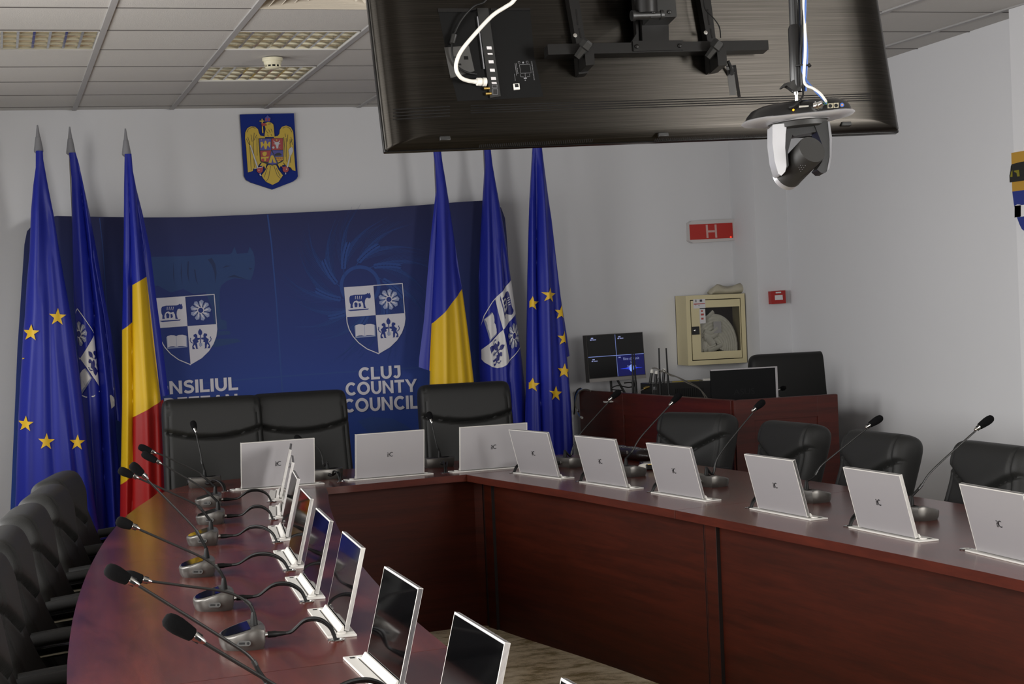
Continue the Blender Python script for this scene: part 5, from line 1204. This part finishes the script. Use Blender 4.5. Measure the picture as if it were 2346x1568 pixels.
f = MB(); f.prism(wp(c9([(462,512),(562,506),(574,752),(472,760)]), CYf, o), .2012, .2016, 0, Mxz); f.prism(wp(c9(circ(507,545,17,12)), CYf, o), .2016, .2019, 1, Mxz); f.prism(wp(c9([(488,590),(540,587),(540,620),(490,623)]), CYf, o), .2016, .2019, 1, Mxz); f.prism(wp(c9([(495,660),(535,658),(535,690),(497,692)]), CYf, o), .2016, .2019, 1, Mxz)
f.build('instruction_sticker', [paper_m, stick_red], door, smooth=0)
# rolled flat hose inside
hose_m = pbr('hose_canvas', 'ece9dd', .85, bump=.4, bscale=300, var=.12, vscale=30)
he, ho_ = wallthing('fire_hose', 'white canvas fire hose coiled inside the glass-fronted cabinet', 'hose', 1640, 800, WY-.1)
cA = lambda P: [(q.x-ho_.x, q.z-ho_.z) for q in (uy(a, c, WY-.1) for a, c in c9(P))]
cx, cz = cA([(690, 1150)])[0]; f = MB()
k0 = (cA([(1100, 1150)])[0][0]-cx)
for k in range(9):
    r0 = k0*(.98-.095*k)
    if r0 < .03: break
    ang = [R(a) for a in range(-22, 200, 9)]
    for a, c in zip(ang, ang[1:]):
        pass
    P = [(cx+r0*math.cos(a)*.96+.01*k*0, .0+.006*math.sin(k*2.3), cz+r0*math.sin(a)*1.28) for a in ang]
    for j in range(len(P)-1):
        p, q = P[j], P[j+1]
    th = .0105
    ring_i = [(cx+(r0-th*1.7)*math.cos(a)*.96, cz+(r0-th*1.7)*math.sin(a)*1.28) for a in ang]
    vs = []; 
    for (px_, _, pz), (ix, iz) in zip(P, ring_i): vs += [(px_, -.045, pz), ((px_+ix)/2, -.052, (pz+iz)/2), (ix, -.045, iz), (ix, .05, iz), (px_, .05, pz)]
    n5 = 5; fs = []
    for j in range(len(ang)-1):
        for s_ in range(5): fs.append((j*n5+s_, j*n5+(s_+1) % 5, (j+1)*n5+(s_+1) % 5, (j+1)*n5+s_))
    f.add(vs, fs)
for kk, (a, c, d_) in enumerate([((480,1210),(560,1000),(640,1120)), ((500,1240),(600,1180),(700,1120)), ((480,700),(580,640),(660,560)), ((560,1230),(660,1200),(800,1130)), ((480,960),(600,1000),(720,940)), ((480,900),(600,930),(720,850)), ((480,1020),(540,1010),(630,1110))]):
    P = [(x, -.03-.006*kk, z) for x, z in cA([a, c, d_])]; f.tube(spline(P, 5), .012, 8, flat=2.2)
f.build('hose_coil', hose_m, he)
f = MB(); P = wp(c9([(718,725),(850,720),(858,915),(726,925)]), WY-.19, ho_); f.prism(P, .075, .0755, 0, Mxz); f.build('paper_tag', paper_m, he, smooth=0)
# cloth bundle on the cabinet
be, b0 = wallthing('cloth_bundle', 'folded pale cloth bundle lying on top of the fire hose cabinet', 'cloth', 1670, 673, WY-.11)
b0z = zt_+o.z; be.location = (b0.x, WY-.11, b0z)
f = MB(); rings = []
wob = random.Random(3)
for k in range(13):
    u = k/12; x = -.14+.29*u; hgt = .058*min(1, (u+.08)*5)*(1+.14*math.sin(u*11))*min(1, (1.08-u)*5); 
    rings.append([(x, .055*math.cos(a)*(.9+.1*math.sin(u*7+a)), max(0, hgt*(.5+.5*math.sin(a))*(1+.12*math.sin(3*a+u*11)))) for a in [2*math.pi*i/14 for i in range(14)]])
f.loft(rings); f.build('cloth', pbr('cloth_pale', 'b3ad9a', .9, bump=.5, bscale=60, var=.1, vscale=20), be, smooth=80)
# call point on the corner column
ay = 11.02; e, o = wallthing('fire_alarm_button', 'small red fire alarm call point on the corner column', 'alarm button', 1781, 682, ay)
f = MB(); f.prism(wp([(1764,668),(1797,665.5),(1798.5,695),(1765.5,697.5)], ay-.03, o), 0, .045, 0, Mxz); f.build('housing', red_m, e, bevel=.004, seg=3)
f = MB(); f.prism(wp([(1775,677),(1792.5,676),(1793.5,687),(1775.5,688)], ay-.045, o), .045, .0465, 0, Mxz); f.prism(wp([(1777,669.3),(1789,668.6),(1789.3,671.8),(1777.2,672.5)], ay-.045, o), .045, .0465, 0, Mxz); f.build('break_panel', paper_m, e, smooth=0)

# ================================================================== corner desk with its equipment
A, B, Dp = Vector((3.735, 11.3, 0)), Vector((4.01, 9.36, 0)), Vector((4.66, 9.37, 0)); DT = 1.0
dk = thing('corner_desk', 'reddish wooden corner desk with raised front panel behind the right wing', 'desk', (4.1, 10.3, FZ)); do = Vector(dk.location)
def slab(a, b_, th, z0, z1, side):
    d = (b_-a).normalized(); n = Vector((-d.y, d.x, 0))*side; return [(p.x-do.x, p.y-do.y) for p in (a, b_, b_+n*th, a+n*th)], z0-FZ, z1-FZ
for nm, a, b_, sd in (('side_panel', A, B, 1), ('front_panel', B, Dp, 1)):
    P, z0, z1 = slab(a, b_, .03, FZ, DT, sd); f = MB(); f.prism(P, z0, z1); f.build(nm, desk_m, dk, bevel=.002)
# framed field on the side facing the table: stiles and rails standing proud of the panel
dirS = (B-A).normalized()
for s0, s1, z0, z1 in ((0, .62, FZ, DT), (.62, 1.94, .86, DT), (1.2, 1.34, FZ, .86), (1.8, 1.957, FZ, .86)):
    P, a0, a1 = slab(A+dirS*s0, A+dirS*s1, .012, z0, z1-.002, -1); f = MB(); f.prism(P, a0, a1); f.build('panel_frame', desk_m, dk, bevel=.001)
for s0, s1, z0, z1 in ((0, .12, FZ, DT), (.12, .52, .88, DT), (.52, .65, FZ, DT)):
    d2 = (Dp-B).normalized(); P, a0, a1 = slab(B+d2*s0, B+d2*s1, .01, z0, z1-.002, -1); f = MB(); f.prism(P, a0, a1); f.build('panel_frame', desk_m, dk, bevel=.001)
DS = .93
f = MB(); f.prism([(p.x-do.x, p.y-do.y) for p in (A+Vector((.035, .0, 0)), B+Vector((.035, .035, 0)), Dp+Vector((0, .035, 0)), Dp+Vector((0, .6, 0)), Vector((4.58, 9.98, 0)), Vector((4.36, 11.3, 0)))], DS-.03-FZ, DS-FZ); f.build('desk_surface', desk_m, dk)
P = [(p.x-do.x, p.y-do.y) for p in (A, A+Vector((.62, 0, 0)), A+Vector((.62, .03, 0)), A+Vector((0, .03, 0)))]; f = MB(); f.prism(P, 0, DS-.03-FZ); f.build('end_panel', desk_m, dk)
# wall of quad pictures on the desk monitor
mx = uy(1411, 815, 11.1); t = thing('desk_monitor', 'monitor with a silver chin on the corner desk, four-way split screen', 'monitor', (mx.x, 11.12, DS), R(22)); mo = Vector(t.location)
W, H = .50, .31; zb_ = uy(1416, 872, 11.1).z-DS
Mm = Matrix.Translation((0, 0, zb_))@Matrix.Rotation(R(-3), 4, 'X')
f = MB(); f.prism([(-W/2, 0), (W/2, 0), (W/2, H), (-W/2, H)], -.012, .022, 0, Mm@Mxz); f.build('housing', pbr('bezel_grey', '4a4846', .4), t, bevel=.003)
f = MB(); f.box((0, -.0235, .011), (W, .003, .022), 0, Mm); f.build('chin', pbr('chin_silver', '9a9692', .4), t)
f = MB(); f.box((0, -.0228, (H+.022)/2), (W-.008, .0016, H-.03), 0, Mm); f.build('screen', pbr('screen_dark', '181818', .25), t)
qlm = pbr('screen_line', '7d8fd0', .5, emit=.5); qbm = pbr('screen_blue', '191c60', .5, emit=.35); qglow = pbr('screen_glow', '2a3fd6', .5, emit=.7); qtxt = pbr('screen_text', '8f98c8', .5, emit=.5); qg2 = pbr('screen_core', '7fa0f0', .5, emit=.8)
f = MB(); Y = -.0242; S = lambda x0, x1, z0, z1, mt, y=Y: f.add([Mm@Vector((x0, y, z0)), Mm@Vector((x1, y, z0)), Mm@Vector((x1, y, z1)), Mm@Vector((x0, y, z1))], [(0, 1, 2, 3)], mt)
mid = .165
S(.004, .243, .026, mid, 1); S(-.246, .244, mid-.002, mid+.002, 0, Y-.0004); S(-.002, .002, .026, H-.006, 0, Y-.0004)
for x0, z0 in ((-.22, H-.035), (.02, H-.035), (-.22, mid-.03)):
    S(x0+.008, x0+.028, z0+.008, z0+.016, 3, Y-.0004); S(x0, x0+.014, z0-.002, z0+.005, 3, Y-.0004); S(x0+.02, x0+.052, z0-.001, z0+.004, 3, Y-.0004)
S(.016, .036, mid-.018, mid-.011, 3, Y-.0006)
for kx, (hx, hz) in enumerate(((.1, .003), (.06, .007), (.035, .014), (.02, .024))):
    f.add([Mm@Vector((.125+hx*math.cos(a), Y-.0006-.0002*kx, .074+hz*math.sin(a))) for a in [2*math.pi*i/16 for i in range(16)]], [list(range(16))], 2 if kx < 3 else 4)
for txt, zc, sz in (('Bine ați venit', .130, .026), ('la', .105, .026), ('ședința', .080, .026)):
    vs, fs = glyphs(txt, sz, 0, 'CENTER'); f.add([Mm@Vector((.127+v[0]*1.05, Y-.0016, zc+v[1])) for v in vs], fs, 3)
f.build('screen_picture', [qlm, qbm, qglow, qtxt, qg2], t, smooth=0)
f = MB(); f.tube([(-.02, .03, zb_+.03), (-.04, .0, .012)], .008, 8); f.tube([(.02, .03, zb_+.03), (.07, -.03, .012)], .008, 8); f.box((0, .01, .006), (.24, .16, .012)); f.build('stand', blackp_m, t, bevel=.002)
# small monitor seen from behind
p0, p1 = uy(1628, 849, 9.86), uy(1776, 849, 9.86)
t = thing('portable_monitor', 'small dark monitor seen from behind at the corner of the desk', 'monitor', ((p0.x+p1.x)/2, 9.86, DS), R(-2)); w = (p1.x-p0.x); hz = p0.z-DS
f = MB(); f.prism([(-w/2, .0), (w/2, .0), (w/2, hz), (-w/2, hz)], -.006, .006, 0, Mxz); f.build('rear_case', pbr('case_black', '07080a', .55, spec=.2), t, bevel=.002)
f = MB(); f.prism([(-w/2, hz-.004), (-w/2, hz+.003), (w/2+.008, hz+.003), (w/2+.008, 0), (w/2-.006, 0), (w/2-.006, hz-.004)], -.008, .0068, 0, Mxz); f.build('silver_edge', alu_m, t)
f = MB(); vs, fs = glyphs('ASUS', .05, 0, 'CENTER'); f.add([Vector((v[0]*1.2, -.0066, .07+v[1])) for v in vs], fs); f.build('embossed_letters', pbr('case_gloss', '0f1012', .35, spec=.3), t, smooth=0)
f = MB(); f.box((0, .07, .004), (w*.7, .14, .008)); f.build('kickstand', blackp_m, t)
# the operator's small gooseneck microphone
p = uy(1782, 900, 9.95); t = thing('gooseneck_microphone', 'small black microphone tip beside the monitor seen from behind', 'microphone', (p.x+.0, 9.97, DS), 0, 'gooseneck microphones')
a, c, d_ = [uy(x, y, 9.97)-Vector(t.location) for x, y in ((1774, 898), (1788, 892), (1800, 888))]
f = MB(); f.box((a.x-.03, 0, .02), (.1, .1, .04)); f.build('base', mic_m, t, bevel=.01)
f = MB(); f.tube(spline([(a.x-.03, 0, .03), (a.x-.03, 0, .05), a, c], 6), .0035, 8); f.build('flexible_neck', chrome_m, t)
f = MB(); f.tube([c, c.lerp(d_, .15), c.lerp(d_, .6), d_], [.008, .013, .016, .009], 12); f.build('foam_windscreen', foam_m, t)
# radio receivers with rod antennas
def receiver(label, ant, y, hx):
    b = [uy(*q[1], y) for q in ant]; cx = sum(q.x for q in b)/len(b)
    t = thing('wireless_receiver', label, 'receiver', (cx, y, DS), 0, 'wireless receivers on the corner desk'); o = Vector(t.location)
    f = MB(); f.box((0, .08, .022), (hx, .16, .044)); f.build('case', blackp_m, t, bevel=.003)
    for (tp, bt_) in ant:
        a, c = uy(*bt_, y)-o, uy(*tp, y)-o; a.z = .03; a.y = c.y = -.004
        d = c-a; M = Matrix.Translation(a)@Vector((0, 0, 1)).rotation_difference(d.normalized()).to_matrix().to_4x4(); l = d.length
        f = MB(); f.lathe([(0, .03), (.0085, .032), (.0085, l*.35), (.006, l*.42), (.0045, l*.97), (.0052, l), (0, l)], 12, 0, M); f.build('antenna', rubber_m, t)
        f = MB(); f.lathe([(0, 0), (.006, 0), (.006, .008), (.0035, .01), (.0035, .013), (.0075, .015), (.0075, .026), (.004, .028), (.004, .034), (0, .034)], 12, 0, M); f.build('antenna_joint', chrome_m, t)
receiver('wireless receiver with two rod antennas in front of the split-screen monitor', [((1447.7, 809), (1450, 899)), ((1452, 808), (1457, 896))], 10.72, .2)
receiver('wireless receiver with two tall rod antennas below the hose cabinet', [((1509, 798), (1512, 902)), ((1525.5, 798), (1532, 902))], 10.42, .22)
# rack units
p0, p1 = uy(1491, 872, 10.75), uy(1630, 880, 10.75)
t = thing('audio_mixer', 'long black audio unit with a yellow edge on the corner desk', 'audio unit', ((p0.x+p1.x)/2, 10.78, DS)); w = p1.x-p0.x; h1 = (p0.z+p1.z)/2-DS
f = MB(); f.box((0, .06, h1/2), (w, .22, h1)); f.build('case', blackp_m, t, bevel=.004)
f = MB(); f.box((.05, .02, h1+.002), (w*.45, .006, .005)); f.build('yellow_edge', pbr('edge_yellow', 'a8953a', .6), t)
f = MB(); f.box((w*.44, -.02, h1+.006), (.05, .03, .014)); f.build('white_tag', whitep_m, t)
f = MB(); f.box((-w*.46, -.0512, h1*.75), (.02, .002, .02)); f.build('badge', grey_m, t)
f = MB()
for k in range(14): f.box((-.05+k*w*.035, -.051, h1*.4), (.004, .002, h1*.5))
f.build('grille', rubber_m, t)
# plugs, adapters and loose leads
def small(name, label, cat, pts3, build):
    e = thing(name, label, cat, pts3[0]); build(e, [Vector(q)-Vector(pts3[0]) for q in pts3]); return e
def clip(e, P):
    f = MB(); f.tube([P[0], P[0].lerp(P[1], .8)], .009, 10); f.build('clip_body', blackp_m, e); f = MB(); f.tube([P[0].lerp(P[1], .75), P[1]], [.012, .009], 10); f.build('white_cap', whitep_m, e)
zc = DS+h1
for (x0, y0, x1, y1), lb in (((1489, 872, 1494, 847), 'black wireless microphone clip with a white cap, left one on the audio unit'), ((1501, 875, 1504, 850), 'slim black microphone clip with a white tip in the middle of the audio unit'), ((1519, 873, 1522, 845), 'black microphone clip with a large white cap, right one on the audio unit')):
    a, c = uy(x0, y0, 10.76), uy(x1, y1, 10.76); a.z = zc+.001; small('microphone_clip', lb, 'microphone clip', [a, c], clip)
def lead(name, label, P, y, r, mat, extra=()):
    o = [uy(a, c, y+(k*0)) for k, (a, c) in enumerate(P)]; o = [Vector((q.x, q.y, max(q.z, DS+r))) for q in o]; e = thing(name, label, 'cable', o[0]); f = MB(); f.tube(spline([q-o[0] for q in o], 8), r, 8); f.build('cord', mat, e); return e
lead('signal_lead', 'grey lead arching from the clips down behind the desk front', [(1494,844),(1503,844),(1516,851),(1535,858),(1560,868),(1598,887),(1612,905),(1616,916)], 10.4, .0035, gcable_m)
lead('signal_lead', 'second grey lead hanging below the first arch', [(1512,856),(1520,848),(1534,860),(1552,865),(1575,878),(1600,890),(1615,905),(1622,916)], 10.38, .0035, gcable_m)
lead('short_lead', 'thin dark lead curling down left of the tall antennas', [(1508,866),(1504,880),(1500,896),(1499,905)], 10.4, .003, rubber_m)
lead('plug_lead', 'grey lead ending in a brass plug before the audio unit', [(1478,892),(1470,894),(1462,902),(1459,909)], 10.55, .003, gcable_m)
lead('loose_lead', 'tangled black lead under the split-screen monitor', [(1430,878),(1445,877),(1455,883),(1440,888),(1415,884),(1400,892),(1425,895)], 10.9, .004, rubber_m)
a = uy(1481, 891, 10.55); t = thing('brass_plug', 'brass plug lying on the corner desk', 'plug', (a.x, a.y, max(a.z, DS+.012))); f = MB(); f.tube([(-.02, 0, 0), (.0, 0, .006), (.02, 0, .01)], [.008, .009, .006], 10); f.build('plug_body', brass_m, t)
a = uy(1415, 890, 10.85); t = thing('plastic_wrap', 'crumpled white plastic strip under the split-screen monitor', 'plastic strip', (a.x, 10.85, DS))
f = MB(); rings = []
for k in range(12):
    u = k/11; x = -.09+.2*u; hgt = .012+.04*max(0, math.sin((u-.25)*math.pi/.85))*(u > .25); rings.append([(x, .04*math.cos(q), .004+hgt*(1+math.sin(q))*.5*(1+.2*math.sin(3*q+u*9))) for q in [2*math.pi*i/10 for i in range(10)]])
f.loft(rings); f.build('strip', whitep_m, t, smooth=70)
# leads hanging over the left end of the desk
def hang(name, label, P, r, mat, tip=None):
    o = [upl(x, y, A+Vector((-.03, 0, 0)), Vector((dirS.y, -dirS.x, 0))) for x, y in P]; e = thing(name, label, 'cable', o[0]); f = MB(); f.tube(spline([q-o[0] for q in o], 8), r, 8); f.build('cord', mat, e)
    if tip: a, c = o[-2]-o[0], o[-1]-o[0]; f = MB(); f.tube([a.lerp(c, .5), c], .008, 10); f.build('plug', tip, e)
    return e
hang('network_lead', 'white lead looping over the left end of the corner desk', [(1353,896),(1346,893),(1334,894),(1323,904),(1319,920),(1320,935),(1325,944)], .004, gcable_m, chrome_m)
hang('network_lead', 'blue-white lead with a clear plug hanging at the left end of the corner desk', [(1333,891),(1324,897),(1318,912),(1319,930),(1323,944),(1328,954),(1334,958)], .003, blue_m, whitep_m)
hang('network_lead', 'black lead hanging lowest at the left end of the corner desk', [(1330,890),(1322,895),(1317,910),(1317,930),(1315,950)], .005, rubber_m)

# ================================================================== things on the right wing beside the second microphone
q0 = uz(1462, 1071, TZ); rzp = R(100)
t = thing('zip_pouch', 'black studded zip pouch lying on the right wing behind the second microphone', 'pouch', (q0.x+.12, q0.y+.42, TZ), R(97))
f = MB(); rings = []
for k in range(15):
    u = k/14; x = -.23+.46*u; s_ = min(1, 4.2*u+.45, 4.2*(1-u)+.3); rings.append([(x, .055*math.cos(q)*s_, .034+.034*math.sin(q)*s_*(1+.06*math.sin(u*17))) for q in [2*math.pi*i/16 for i in range(16)]])
f.loft(rings); f.build('pouch_body', pbr('pouch_leather', '1a1310', .25), t, smooth=70)
f = MB()
for k in range(9): f.lathe([(0, 0), (.004, 0), (.003, .002), (0, .003)], 10, 0, Matrix.Translation((-.19+.045*k, .02, .066)))
for k in range(2): f.box((-.05+.15*k, .053, .045), (.004, .006, .016))
f.build('stud', chrome_m, t)
q1 = uz(1480, 1078, TZ); t = thing('card_reader', 'black handheld device with a grey top lying beside the pouch on the right wing', 'device', (q1.x+.05, q1.y+.08, TZ), R(80))
f = MB(); f.box((0, 0, .014), (.2, .07, .028)); f.build('body', blackg_m, t, bevel=.006, seg=3)
f = MB(); f.box((-.02, 0, .0285), (.13, .05, .002)); f.build('display', grey_m, t); f = MB(); f.box((-.085, 0, .0285), (.02, .05, .003)); f.build('brass_end', brass_m, t)
q2 = uz(1472, 1076, TZ); t = thing('computer_mouse', 'white rounded mouse between the microphone base and the pouch', 'mouse', (q2.x+.02, q2.y-.03, TZ), R(-30))
f = MB(); f.loft([[(.055*math.cos(a)*s_, .028*math.sin(a)*s_, z) for a in [2*math.pi*i/20 for i in range(20)]] for s_, z in ((.9, 0), (1, .008), (.97, .016), (.8, .026), (.4, .032))]); f.build('shell', whitep_m, t, smooth=70)

# ================================================================== chairs
def groove(d, w, a): return -a*math.exp(-(d/w)**2)
def exec_front(x, z):
    v = .80-.20*(1-abs(x))**1.1
    f = .032*(1/(1+math.exp(-(z-v)/.024))) + groove(z-v, .013, .017) + .02*math.exp(-((z-.22)/.16)**2)
    f += groove(abs(x)-.80, .03, .008)
    return f
def make_exec():
    t = thing('executive_chair', 'x', 'chair', group='executive chairs along the wings')
    Mb = Matrix.Translation((0, .21, .345-FZ))@Matrix.Rotation(R(-19), 4, 'X')
    b_ = cushion(.55, .63, .13, 12., 14., 64, 120, exec_front, 1., .05); b_.v = [tuple(Mb@Vector(v)) for v in b_.v]; b_.build('backrest', leather_m, t, smooth=60)
    s_ = cushion(.54, .52, .12, 5., 6., 18, 18, None); Ms = Matrix.Translation((0, .24, .42-FZ))@Matrix.Rotation(R(90), 4, 'X'); s_.v = [tuple(Ms@Vector(v)) for v in s_.v]; s_.build('seat', leather_m, t, smooth=60)
    for sx in (-1, 1):
        f = MB(); P = [(sx*.30, .26, .645-FZ), (sx*.30, .12, .66-FZ), (sx*.30, -.05, .665-FZ), (sx*.30, -.2, .65-FZ)]
        f.tube(spline(P, 5), .024, 12, flat=.5)
        # rounded ends
        f.build('arm_pad', rubber_m, t, smooth=60)
        f = MB(); P = [(sx*.30, .27, .60-FZ), (sx*.30, .1, .616-FZ), (sx*.30, -.12, .61-FZ), (sx*.30, -.2, .56-FZ), (sx*.29, -.16, .46-FZ), (sx*.24, -.02, .40-FZ), (sx*.2, .08, .39-FZ)]
        f.tube(spline(P, 6), .012, 8, flat=2.); f.build('arm_loop', pbr('arm_black_chrome', '3a3a3c', .15, .9) if 'arm_black_chrome' not in MATS else MATS['arm_black_chrome'], t, smooth=60)
    f = MB(); f.tube([(0, .02, .36-FZ), (0, .02, .12)], [.03, .024], 14); f.build('gas_column', blackp_m, t)
    f = MB()
    for k in range(5):
        a = 2*math.pi*k/5+.3; f.tube([(0, .02, .12), (.16*math.cos(a), .02+.16*math.sin(a), .1), (.3*math.cos(a), .02+.3*math.sin(a), .07)], [.028, .022, .016], 8)
    f.build('star_base', blackp_m, t)
    for k in range(5):
        a = 2*math.pi*k/5+.3; f = MB(); M = Matrix.Translation((.3*math.cos(a), .02+.3*math.sin(a), .03))@Matrix.Rotation(a, 4, 'Z')@Matrix.Rotation(R(90), 4, 'Y'); f.lathe([(0, -.022), (.03, -.022), (.03, .022), (0, .022)], 14, 0, M); f.build('caster', rubber_m, t)
    return t
ex_ = make_exec(); ue = []
def pchair(x, y, rz, label):
    if not ue: ex_.location = (x, y, FZ); ex_.rotation_euler = (0, 0, rz); ex_['label'] = label; ue.append(1); return ex_
    return dup(ex_, (x, y, FZ), rz, label)
LCH = ['black executive chair at the left wing, farthest, in front of the starred flag', 'black executive chair at the left wing, second from the flags', 'black executive chair at the left wing, third from the flags', 'black executive chair at the left wing, fourth from the flags', 'black executive chair at the left wing, fifth from the flags', 'black executive chair at the left wing in the bottom left corner of the picture']
for y, dx, lb in zip((7.93, 7.32, 6.62, 5.95, 5.33, 4.66), (.02, .06, .06, .05, .05, .05), LCH):
    s_ = (fOL(y+.2)-fOL(y-.2))/.4; a = math.atan(s_); ox = fOL(y)+.07+dx
    pchair(ox, y-.03, R(90)-a, lb)
RCH = [(3.42, 9.12, R(-62), 'black executive chair at the right wing, farthest, in front of the desk corner'), (3.47, 8.19, R(-84), 'black executive chair at the right wing, second from the flags, below the small monitor'), (3.50, 7.34, R(-86), 'black executive chair at the right wing, third from the flags, against the white wall'), (3.58, 6.50, R(-88), 'black executive chair cut by the right edge of the picture')]
for x, y, rz, lb in RCH: pchair(x, y, rz, lb)
def head_front(x, z):
    v = .70+.065*x*x
    return .016*(1/(1+math.exp(-(z-v)/.03)))+groove(z-v, .011, .02)+groove(abs(x)-.88, .02, .008)
def make_big(h, bw_=.575, fr=head_front, zb=.40):
    t = thing('conference_chair', 'x', 'chair', group='high-backed chairs behind the head table')
    Mb = Matrix.Translation((0, .16, zb-FZ))@Matrix.Rotation(R(-9), 4, 'X')
    b_ = cushion(bw_, h, .12, 16., 22., 40, 110, fr, 1., .05); b_.v = [tuple(Mb@Vector(v)) for v in b_.v]; b_.build('backrest', leather2_m, t, smooth=60)
    s_ = cushion(.54, .5, .12, 5., 6., 16, 16, None); Ms = Matrix.Translation((0, .22, .42-FZ))@Matrix.Rotation(R(90), 4, 'X'); s_.v = [tuple(Ms@Vector(v)) for v in s_.v]; s_.build('seat', leather2_m, t, smooth=60)
    for sx in (-1, 1):
        f = MB(); f.tube(spline([(sx*.29, .2, .62-FZ), (sx*.29, 0, .63-FZ), (sx*.29, -.2, .62-FZ), (sx*.27, -.2, .45-FZ), (sx*.2, 0, .4-FZ)], 5), .022, 8); f.build('armrest', blackp_m, t)
    f = MB(); f.tube([(0, .02, .36-FZ), (0, .02, .1)], .03, 12); f.build('gas_column', blackp_m, t)
    f = MB()
    for k in range(5): a = 2*math.pi*k/5; f.tube([(0, .02, .1), (.3*math.cos(a), .02+.3*math.sin(a), .03)], [.03, .02], 8)
    f.build('star_base', blackp_m, t)
    return t
bg_ = make_big(.765); hc = [((1.12, 9.66), 'black leather chair at the head table, leftmost, beside the red and yellow flag'), ((1.63, 9.74), 'black leather chair at the head table, second, partly overlapped by the leftmost one'), ((2.575, 9.70), 'single black leather chair at the head table below the yellow flag')]
for i, ((x, y), lb) in enumerate(hc):
    if i == 0: bg_.location = (x, y, FZ); bg_['label'] = lb
    else: dup(bg_, (x, y, FZ), R(2 if i == 1 else -1), lb)
o_ = make_big(.98, .70, None, .24); o_.name = 'operator_chair'; o_.location = (4.93, 10.2, FZ); o_.rotation_euler = (0, 0, R(-4)); o_['label'] = 'large black chair behind the corner desk, against the right wall'; del o_['group']

# ================================================================== light
w = bpy.data.worlds.new('world'); bpy.context.scene.world = w; w.use_nodes = True
w.node_tree.nodes['Background'].inputs[0].default_value = (*lin('cfd8e6'), 1); w.node_tree.nodes['Background'].inputs[1].default_value = 1.0
def area(name, loc, rot, sx, sy, power, col='ffffff', spread=180):
    l = bpy.data.lights.new(name, 'AREA'); l.shape = 'RECTANGLE'; l.size = sx; l.size_y = sy; l.energy = power; l.color = lin(col); l.spread = R(spread)
    o = bpy.data.objects.new(name, l); C.objects.link(o); o.location = loc; o.rotation_euler = rot; return o
for i, (a, bb) in enumerate(wins): area('window_daylight_%d' % (i+1), (XL-.02, (a+bb)/2, 1.72), (0, R(-74), 0), 1.5, bb-a-.1, (80, 80, 74, 24)[i], 'fdfbf8', 150)  # the last of these lamps is added for the back wall's left end
area('rear_daylight', (1.5, YB+.1, 1.8), (R(82), 0, 0), 2., 1.4, 34, 'fdfbf8', 120)
mb = MB()
for xx in (.5, 1.5, 2.5): mb.box((xx, YB+.03, 1.8), (.06, .05, 1.5))
for zz in (1.07, 2.53): mb.box((1.5, YB+.03, zz), (2.06, .05, .06))
struct('window_5', mb, white_m)
area('tv_sheen_lamp', (XR-.3, 1.05, 2.05), (0, R(90), R(-58)), 1.3, 1.5, 66, 'fdfbf8', 85)  # added lamp, aimed at the television back to brighten its right part
mb = MB()
for yy in (.2, 1.05, 1.9): mb.box((XR-.006, yy, 2.0), (.012, .06, 1.5))
for zz in (1.27, 2.73): mb.box((XR-.006, 1.05, zz), (.012, 1.76, .06))
struct('window_6', mb, white_m)  # frame added on the solid wall to go with that lamp
sc = bpy.context.scene
sc.view_settings.view_transform = 'Standard'; sc.view_settings.look = 'None'; sc.view_settings.exposure = 0; sc.view_settings.gamma = 1
sc.cycles.max_bounces = 5; sc.cycles.diffuse_bounces = 3; sc.cycles.glossy_bounces = 3; sc.cycles.transmission_bounces = 3; sc.cycles.adaptive_threshold = .02; sc.cycles.use_denoising = True; sc.cycles.caustics_reflective = False; sc.cycles.caustics_refractive = False
sc.cycles.sample_clamp_indirect = 6
